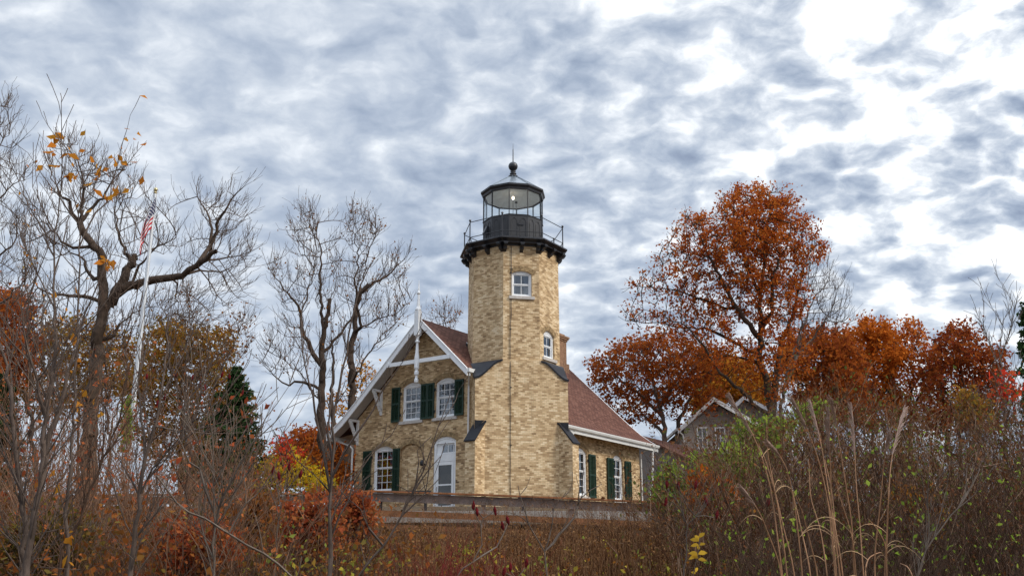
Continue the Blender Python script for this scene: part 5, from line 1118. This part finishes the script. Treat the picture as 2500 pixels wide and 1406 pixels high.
sapling('sumac_sapling', 'spreading sumac with many small red heads before the spruce', 13, [([(470, 1412), (465, 1300), (455, 1180), (450, 1060), (440, 980)], .022, .006, 0), ([(455, 1180), (500, 1060), (540, 980), (560, 930)], .012, .004, .3), ([(460, 1220), (400, 1080), (370, 980), (358, 925)], .012, .004, -.3), ([(450, 1060), (470, 980), (467, 930)], .008, .004, 0), ([(500, 1060), (560, 1010), (590, 960)], .008, .004, 0), ([(440, 1000), (425, 950), (428, 922)], .006, .004, 0), ([(500, 1060), (600, 1040), (615, 1015)], .008, .004, 0)], 114, (.5, .35, 3), bark='twig', side=(22, .6, .005), heads=[(358, 905), (428, 900), (467, 908), (488, 925), (500, 932), (540, 900), (560, 905), (590, 945), (614, 1015), (600, 1030), (400, 955), (382, 970)], hs_=.75)
sapling('sumac_sapling', 'sumac with four plump red heads in front of the yellow tree', 12, [([(670, 1412), (675, 1320), (690, 1220), (700, 1150)], .015, .005, 0), ([(680, 1260), (660, 1190), (663, 1160)], .007, .004, 0), ([(690, 1220), (720, 1170), (732, 1160)], .007, .004, 0), ([(685, 1240), (678, 1190), (682, 1165)], .006, .004, 0)], 115, (.4, .3, 3), bark='twigg', side=(8, .4, .004), heads=[(665, 1137), (706, 1128), (682, 1150), (732, 1146)])
sapling('leafy_sapling', 'small sapling with a column of yellow leaves right of centre', 8, [([(1692, 1412), (1700, 1370), (1704, 1340), (1708, 1305)], .006, .003, 0)], 116, None, bark='twigg')
def bigleaf(root, pts, Yd, mat, size, seed):
    """long pointed leaves, each curved along its midrib"""
    rn = np.random.default_rng(seed)
    for (x, y, ang, s) in pts:
        p = at(x, y, Yd); off = np.array(root.location); d = np.array([math.cos(ang), rn.uniform(-.3, .3), math.sin(ang)]); w_ = unit(np.cross(d, np.array([rn.uniform(-.4, .4), 1, .3]))); L_ = size * s; V = []; Fq = []
        for k, (t0, wd) in enumerate(((0, .03), (.2, .16), (.45, .24), (.7, .18), (.88, .08), (1, .01))):
            c_ = p + d * L_ * t0 + np.array([0, 0, -1]) * L_ * .35 * t0 ** 2
            V += [c_ + w_ * wd * L_, c_ + np.array([0, -.02 * L_, -.05 * L_]), c_ - w_ * wd * L_]
        for k in range(5):
            a = 3 * k; Fq += [(a, a + 1, a + 4, a + 3), (a + 1, a + 2, a + 5, a + 4)]
        link_mesh('leaf', fast_mesh('leaf', np.array(V) - off, Fq, True), mat, root)
yl = bpy.data.objects['leafy_sapling']
bigleaf(yl, [(1706, 1320, 2.6, 1), (1706, 1318, 2.0, .9), (1707, 1312, 1.0, 1), (1706, 1330, 2.9, .9), (1708, 1330, .6, .7), (1703, 1352, 2.7, 1), (1704, 1355, 3.2, 1), (1705, 1352, .5, 1.1), (1704, 1362, 2.5, .8), (1705, 1365, .2, .9), (1706, 1342, 1.6, .7), (1698, 1396, 1.2, .8), (1698, 1400, 2.4, .6)], 8, LM['yellow2'], .075, 5)
# ------------------------------------------------------------------ tall plume grass
def plume_grass(label, Yd, stalks, seed):
    rn = np.random.default_rng(seed); b = base_at(stalks[0][0][0][0], Yd); root = empty('plume_grass', tuple(b), label, 'ornamental grass', 'clumps of tall plume grass')
    for pts, s in stalks:
        q = L(pts, Yd, rn.uniform(-.4, .4)); top = q[-1]; x0 = q[0][0]; g_ = np.array([x0 * .98 + b[0] * .02, q[0][1], b[2]])
        path = [g_] + q; mb = MB(); n = len(path)
        # smooth the stalk
        tt = np.linspace(0, n - 1, 22); P = np.array(path); cv_ = np.stack([np.interp(tt, range(n), P[:, k]) for k in range(3)], 1)
        for _ in range(3): cv_[1:-1] = (cv_[:-2] + cv_[1:-1] * 2 + cv_[2:]) / 4
        mb.tube([tuple(v - b) for v in cv_], [.0055 - .0035 * k / 21 for k in range(22)], 5)
        me = bpy.data.meshes.new('stalk'); me.from_pydata(mb.v, [], mb.f); st = link_mesh('stalk', me, M['straw'], root)
        for _ in range(1 if s > 0 else 2):                # long arching blades
            i = rn.integers(4, 14); p = cv_[i]; a = rn.uniform(0, 6.28); L_ = rn.uniform(.18, .42); V = []; Fq = []; side = np.array([math.cos(a), .5 * math.sin(a), 0])
            for k in range(9):
                t0 = k / 8; c_ = p + side * L_ * t0 * .75 + np.array([0, 0, 1]) * L_ * (.8 * t0 - 1.0 * t0 * t0); wv_ = np.array([0, .3, .9]) * .0028 * (1.1 - t0); V += [c_ + wv_, c_ - wv_]
            for k in range(8): Fq.append((2 * k, 2 * k + 1, 2 * k + 3, 2 * k + 2))
            link_mesh('blade', fast_mesh('blade', np.array(V) - b, Fq), M['strawl'], root)
        if s > 0:
            i0 = int(21 * (1 - s)); P = []; par = []
            for i in range(i0, 22):
                for _ in range(16):
                    f = rn.random(); j = min(i + 1, 21); p = cv_[i] * (1 - f) + cv_[j] * f; d = unit(cv_[j] - cv_[i - 1]); sg = unit(np.cross(d, rn.normal(size=3))); droop = np.array([-.12 if pts[0][0] > pts[-1][0] else .1, 0, -.0])
                    ll = .062 * (1 - .55 * abs((i - i0) / (22 - i0) - .35)) * rn.uniform(.6, 1.2); P.append(p); par.append(-1); k = len(P) - 1
                    P.append(p + (d * .9 + sg * .2 + droop) * ll * .6); par.append(k); P.append(p + (d * 1.0 + sg * .22 + droop * 2.2) * ll * 1.15); par.append(k + 1)
            P = np.array(P); par = np.array(par); e = np.where(par >= 0)[0]; v, f = tubes(P, par, np.full(len(P), .0016), e, 3)
            link_mesh('plume', fast_mesh('plume', v - b, f), M['plume'], st)
cg = lambda p: crop(p, 1600, 1000, 2.778)
plume_grass('leftmost clump of tall plume grass, its feathery tops leaning left', 6.2, [
    (cg([(870, 1128), (830, 900), (790, 520), (690, 220), (620, 90), (560, 0), (530, -60)]), .36), (cg([(960, 1128), (880, 850), (815, 560), (735, 300), (700, 240)]), 0), (cg([(870, 1100), (790, 900), (720, 720), (660, 620), (605, 548)]), .26),
    (cg([(1000, 1128), (960, 750), (930, 560), (895, 400), (830, 290), (785, 240)]), .22), (cg([(900, 1128), (850, 760), (790, 440), (760, 300), (755, 110)]), 0), (cg([(1060, 1128), (1010, 900), (960, 680), (920, 510)]), 0), (cg([(1110, 1128), (1050, 900), (1000, 700), (940, 560)]), 0)], 1)
plume_grass('tallest middle clump of plume grass with upright feathery tops', 6.6, [
    (cg([(1220, 1128), (1180, 640), (1110, 340), (1050, 180), (1000, 60), (950, -40)]), .24), (cg([(1260, 1128), (1190, 700), (1190, 400), (1180, 250), (1180, 40)]), .26), (cg([(1280, 1128), (1230, 850), (1180, 600), (1130, 250), (1090, 80), (1060, -30)]), .24),
    (cg([(1340, 1128), (1340, 800), (1300, 560), (1250, 250), (1225, 60), (1205, -40)]), .2), (cg([(1360, 1128), (1340, 860), (1240, 560), (1210, 420)]), 0), (cg([(1410, 1128), (1390, 800), (1360, 500), (1350, 200), (1335, 0)]), .24), (cg([(1170, 1128), (1120, 800), (1050, 600), (1040, 340)]), 0), (cg([(1250, 1128), (1220, 800), (1200, 560), (1150, 340)]), 0), (cg([(1230, 1128), (1200, 760), (1160, 560)]), 0)], 2)
plume_grass('rightmost clump of plume grass with a pale narrow plume', 6.4, [
    (cg([(1470, 1128), (1500, 850), (1530, 600), (1545, 400), (1560, 280), (1570, 205)]), .18), (cg([(1555, 1128), (1570, 850), (1585, 500), (1600, 330), (1650, 120), (1680, 10)]), .32), (cg([(1560, 1128), (1575, 800), (1580, 600), (1570, 470)]), 0), (cg([(1545, 1128), (1570, 920), (1500, 800), (1440, 735)]), 0), (cg([(1415, 1128), (1440, 1000), (1530, 960), (1550, 990)]), 0), (cg([(1750, 1128), (1710, 1060), (1660, 1040)]), 0)], 3)
# ------------------------------------------------------------------ dense brush, weeds and undergrowth
def mass(name, label, catg, n, xr, yr, topf, seed, bark, leafm, seg=7, twn=6, twl=.5, r=.006, leafn=0, lsize=.06, lean=.18, hvar=(.55, 1.0), catkin=None, cover=None, kind='stuff', lspread=.05, sub=.6, wig=.10, topleaf=False):
    """many thin stems with side twigs; topf(px, Y) gives the picture height of the top line"""
    rng = np.random.default_rng(seed); px = rng.uniform(*xr, n); Yv = yr[0] + (yr[1] - yr[0]) * rng.random(n) ** .9
    base = np.array([at(a, 1400, y) for a, y in zip(px, Yv)]); base[:, 2] = ground(base[:, 0], base[:, 1]) - .05
    top = np.array([at(a, topf(a, y), y)[2] for a, y in zip(px, Yv)]); h = np.maximum(.25, (top - base[:, 2])) * rng.uniform(*hvar, n)
    d = unit(np.stack([rng.normal(0, lean, n), rng.normal(0, lean, n), np.ones(n)], 1)); p = base.copy(); Ps = [p.copy()]; pars = [np.full(n, -1)]; rads = [np.full(n, r)]; prev = np.arange(n); cnt = n; dirs = [d]
    for k in range(seg):
        d = unit(d + rng.normal(0, wig, d.shape)); p = p + d * (h / seg)[:, None]; Ps.append(p.copy()); pars.append(prev); prev = np.arange(cnt, cnt + n); cnt += n; rads.append(np.full(n, r * (1 - .7 * (k + 1) / seg))); dirs.append(d)
    SP = np.concatenate(Ps[2:]); SD = np.concatenate(dirs[2:]); SI = np.arange(2 * n, cnt); hh = np.tile(h, seg - 1)
    for lev in range(2):
        m = int(n * twn * (1 if lev == 0 else sub)); i = rng.integers(0, len(SP), m); a = rng.uniform(0, 6.283, m)
        dv = unit(SD[i] * .7 + np.stack([np.cos(a), np.sin(a), np.full(m, .25)], 1) * rng.uniform(.3, .9, (m, 1))); l_ = twl * rng.uniform(.3, 1.1, m) * (1 if lev == 0 else .6); q = SP[i]; prev = SI[i]; nq = []; nd_ = []; ni = []
        for k in range(3):
            dv = unit(dv + rng.normal(0, .16, dv.shape) + np.array([0, 0, .06])); q = q + dv * (l_ / 3)[:, None]; Ps.append(q); pars.append(prev); prev = np.arange(cnt, cnt + m); cnt += m; rads.append(np.full(m, r * .42 * (1 - .25 * k))); nq.append(q); nd_.append(dv); ni.append(prev)
        SP = np.concatenate(nq); SD = np.concatenate(nd_); SI = np.concatenate(ni)
    P = np.concatenate(Ps); par = np.concatenate(pars); rad = np.concatenate(rads); e = np.where(par >= 0)[0]; v, f = tubes(P, par, rad, e, 3)
    o = link_mesh(name, fast_mesh(name, v, f, True), M[bark] if isinstance(bark, str) else bark); tag(o, label, catg, kind=kind)
    if leafn:
        src = P[cnt // 2:]; i = rng.integers(0, len(src), leafn); C = src[i] + rng.normal(0, lspread, (leafn, 3)); v, f = leaves(C, lsize, rng, droop=.3)
        link_mesh('leaves', fast_mesh('leaves', v, f), leafm, o)
    return o
def itp(xs, ys): return lambda x, Y=0: float(np.interp(x, xs, ys))
topR = itp([1560, 1620, 1660, 1760, 1900, 2000, 2100, 2300, 2500, 2700], [1330, 1230, 1130, 1085, 1010, 975, 965, 990, 985, 960])
mass('thicket', 'dense leafless brown brush filling the lower right of the picture', 'brush', 1350, (1640, 2760), (13, 25), topR, 201, LM['tstem'], LM['thick'], twn=11, twl=.7, r=.011, leafn=42000, lsize=.055, lspread=.12, hvar=(.55, 1.0), lean=.16)
mass('thicket', 'tangled foreground brush of greyish stems at the lower right', 'brush', 300, (1720, 2700), (9.5, 14), itp([1640, 1800, 2000, 2200, 2500], [1330, 1180, 1100, 1080, 1060]), 202, 'twig', LM['green'], twn=9, twl=.55, r=.008, leafn=900, lsize=.055, lspread=.05, hvar=(.5, 1.0), lean=.2)
topC = itp([300, 700, 860, 1000, 1300, 1600, 1680, 1900], [1310, 1300, 1302, 1296, 1288, 1276, 1270, 1290])
mass('dry_weeds', 'tall dry brown weeds covering the slope below the railing', 'weeds', 4600, (620, 1760), (13, 27.5), topC, 203, LM['wstem'], LM['weeds'], twn=4, twl=.24, r=.0085, leafn=36000, lsize=.035, lspread=.05, hvar=(.6, 1.0), lean=.07, wig=.05)
mass('dry_weeds', 'reddish-brown wiry weeds rising in front of the railing', 'weeds', 900, (880, 1720), (20, 27), itp([880, 1200, 1700], [1240, 1228, 1195]), 204, 'twigr', LM['weeds'], twn=6, twl=.20, r=.0055, leafn=9000, lsize=.03, lspread=.04, hvar=(.75, 1.0), lean=.06, wig=.05)
mass('undergrowth', 'orange and brown leafy undergrowth tangled with twigs at the lower left', 'undergrowth', 1500, (-260, 900), (10, 28), itp([-200, 100, 350, 500, 700, 900], [1230, 1250, 1270, 1255, 1260, 1290]), 205, 'twig', LM['under'], twn=8, twl=.6, r=.007, leafn=30000, lsize=.075, lspread=.18, hvar=(.5, 1.0), lean=.25, wig=.16)
mass('brush', 'tangle of thin bare reddish stems in front of the left trees', 'brush', 380, (-200, 660), (11, 26), itp([-200, 60, 200, 350, 480, 660], [820, 860, 900, 960, 1010, 1120]), 206, 'twigr', LM['rustb'], twn=10, twl=1.0, r=.011, leafn=2600, lsize=.08, lspread=.1, hvar=(.4, 1.0), lean=.22)
mass('brush', 'low red-stemmed dogwood brush at the bottom centre', 'brush', 240, (980, 1260), (9, 13), itp([980, 1100, 1260], [1330, 1320, 1350]), 207, M['redstem'], LM['weeds'], twn=4, twl=.3, r=.004, hvar=(.7, 1.0), lean=.2)
mass('dry_weeds', 'scattered pale tan grass and seed stalks among the brown weeds', 'weeds', 900, (640, 1900), (11, 25), itp([600, 1000, 1600, 1900], [1330, 1310, 1290, 1290]), 209, 'straw', LM['brown'], twn=3, twl=.16, r=.004, leafn=3000, lsize=.045, lspread=.04, hvar=(.6, 1.05), lean=.1, wig=.06)
mass('undergrowth', 'patches of yellow and green leaves low among the weeds', 'undergrowth', 260, (500, 1800), (10, 22), itp([500, 1000, 1800], [1340, 1345, 1350]), 210, 'twig', LM['olive2'], twn=5, twl=.3, r=.004, leafn=4200, lsize=.06, lspread=.08, hvar=(.5, 1.0), lean=.2)
# leafy bushes that can be told apart
def bush(name, label, px, py, rx, ry, Yd, seed, leafm, dens=6000, lsize=.08, stems=26, bark='bark2', cat_='bush', r=.010, spread=.10):
    rng = np.random.default_rng(seed); t = Tree(seed); b = base_at(px, Yd, -.05); P = []
    first = True
    for k in range(stems):
        a, c_ = rng.uniform(-1, 1), rng.uniform(-.9, 1); q = at(px + a * rx * .9, py - ry * math.sqrt(max(0, 1 - a * a)) * c_ * .95, Yd + rng.uniform(-.5, .5) * rx / F_ * Yd); mid = b * .45 + q * .55 + rng.normal(0, .12, 3)
        t.limb([b, mid, q], r, r * .3, step=.2, jit=.02, attach=False)
    t.twigs(2, .35, 3, thin=.03)
    root = t.make(name, label, cat_, b, M[bark], None, tip=.004, split=.5)
    PP = np.array(t.P); pc = at(px, py, Yd); s = Yd / F_; m = ((PP[:, 0] - pc[0]) / (rx * s)) ** 2 + ((PP[:, 2] - pc[2]) / (ry * s)) ** 2 < 1.25; PP = PP[m] if m.sum() > 50 else PP
    nc = max(30, dens // 22); cen = PP[rng.integers(0, len(PP), nc)]; C = cen[rng.integers(0, nc, dens)] + rng.normal(0, spread, (dens, 3)); v, f = leaves(C, lsize, rng, droop=.3)
    link_mesh('leaves', fast_mesh('leaves', v - b, f), leafm, root); return root
bush('elder_bush', 'fresh green leafy bush at the right end of the timber railing', 1632, 1185, 34, 50, 20, 301, LM['green'], 700, .10)
bush('elder_bush', 'yellow-green bush growing up before the windows of the grey house', 1765, 1145, 75, 52, 19, 302, LM['green'], 1700, .09)
bush('elder_bush', 'green-topped bush directly below the right gable of the grey house', 1870, 1062, 85, 42, 21, 303, LM['green'], 1700, .095)
bush('elder_bush', 'tall green bush poking out of the thicket right of the plume grass tops', 1990, 1020, 45, 35, 22, 304, LM['green'], 500, .09)
bush('maple_bush', 'patch of golden orange leaves glowing through the thicket stems', 1745, 1225, 42, 60, 17, 305, LM['bright'], 1800, .10)
bush('maple_bush', 'orange leafy bush low in the thicket behind the rightmost grass', 2230, 1255, 70, 45, 16, 306, LM['gold'], 700, .09)
bush('sumac_bush', 'scarlet-leaved sumac at the far right edge', 2465, 950, 34, 30, 20, 307, LM['red'], 150, .12, stems=14)
bush('sumac_bush', 'reddish brown bush on the skyline of the thicket at right', 2370, 995, 55, 35, 22, 308, LM['browng'], 700, .10)
bush('dogwood_bush', 'red-leaved bush below the rail, left of the smooth grey sapling', 760, 1285, 70, 62, 14, 309, LM['rustb'], 2400, .07, spread=.09)
bush('dogwood_bush', 'russet bush right of the smooth grey sapling in front of the railing', 855, 1265, 55, 55, 16, 310, LM['rustb'], 2200, .07, spread=.08)
bush('barberry_bush', 'deep orange bush at the bottom left, below the dark spruce', 470, 1340, 110, 50, 12, 311, LM['rustb'], 3200, .055, spread=.09)
bush('barberry_bush', 'mustard and orange bush under the rail behind the pale forking sapling', 600, 1275, 80, 50, 18, 312, LM['under'], 4200, .075)
bush('holly_bush', 'olive bush with a few yellow leaves at the left bottom corner', 130, 1340, 110, 60, 12, 313, LM['olive'], 3000, .06)
bush('vine', 'pale green vine climbing the lower part of the flagpole', 308, 1030, 12, 62, 32.6, 314, LM['green'], 420, .16, stems=8, cat_='vine', spread=.06)
sapling('bare_sapling', 'thin leafless sapling rising above the thicket near the right edge', 30, [([(2450, 1150), (2455, 960), (2440, 860), (2450, 780)], .05, .012, 0), ([(2452, 930), (2420, 850), (2400, 790)], .02, .008, 0), ([(2440, 880), (2470, 800), (2480, 740)], .02, .008, 0)], 120, (1, .5, 3), tip=.007, side=(16, 1.3, .009), bark='twigg')
sapling('bare_sapling', 'dark bare sapling leaning left in front of the right thicket', 15, [([(2180, 1412), (2170, 1250), (2150, 1130), (2110, 1060), (2080, 1010)], .022, .006, 0), ([(2150, 1130), (2160, 1060), (2150, 1000)], .01, .004, 0), ([(2165, 1200), (2120, 1120), (2095, 1090)], .01, .004, 0)], 121, (1, .35, 3), bark='twig', side=(10, .6, .006))
sapling('bare_sapling', 'pale grey curved sapling at the bottom right corner of the thicket', 9, [([(2240, 1412), (2262, 1340), (2300, 1290), (2340, 1240), (2375, 1180)], .016, .005, 0), ([(2270, 1330), (2265, 1240), (2250, 1160)], .008, .003, 0)], 122, (.5, .3, 3), bark='twigg', side=(10, .5, .005))
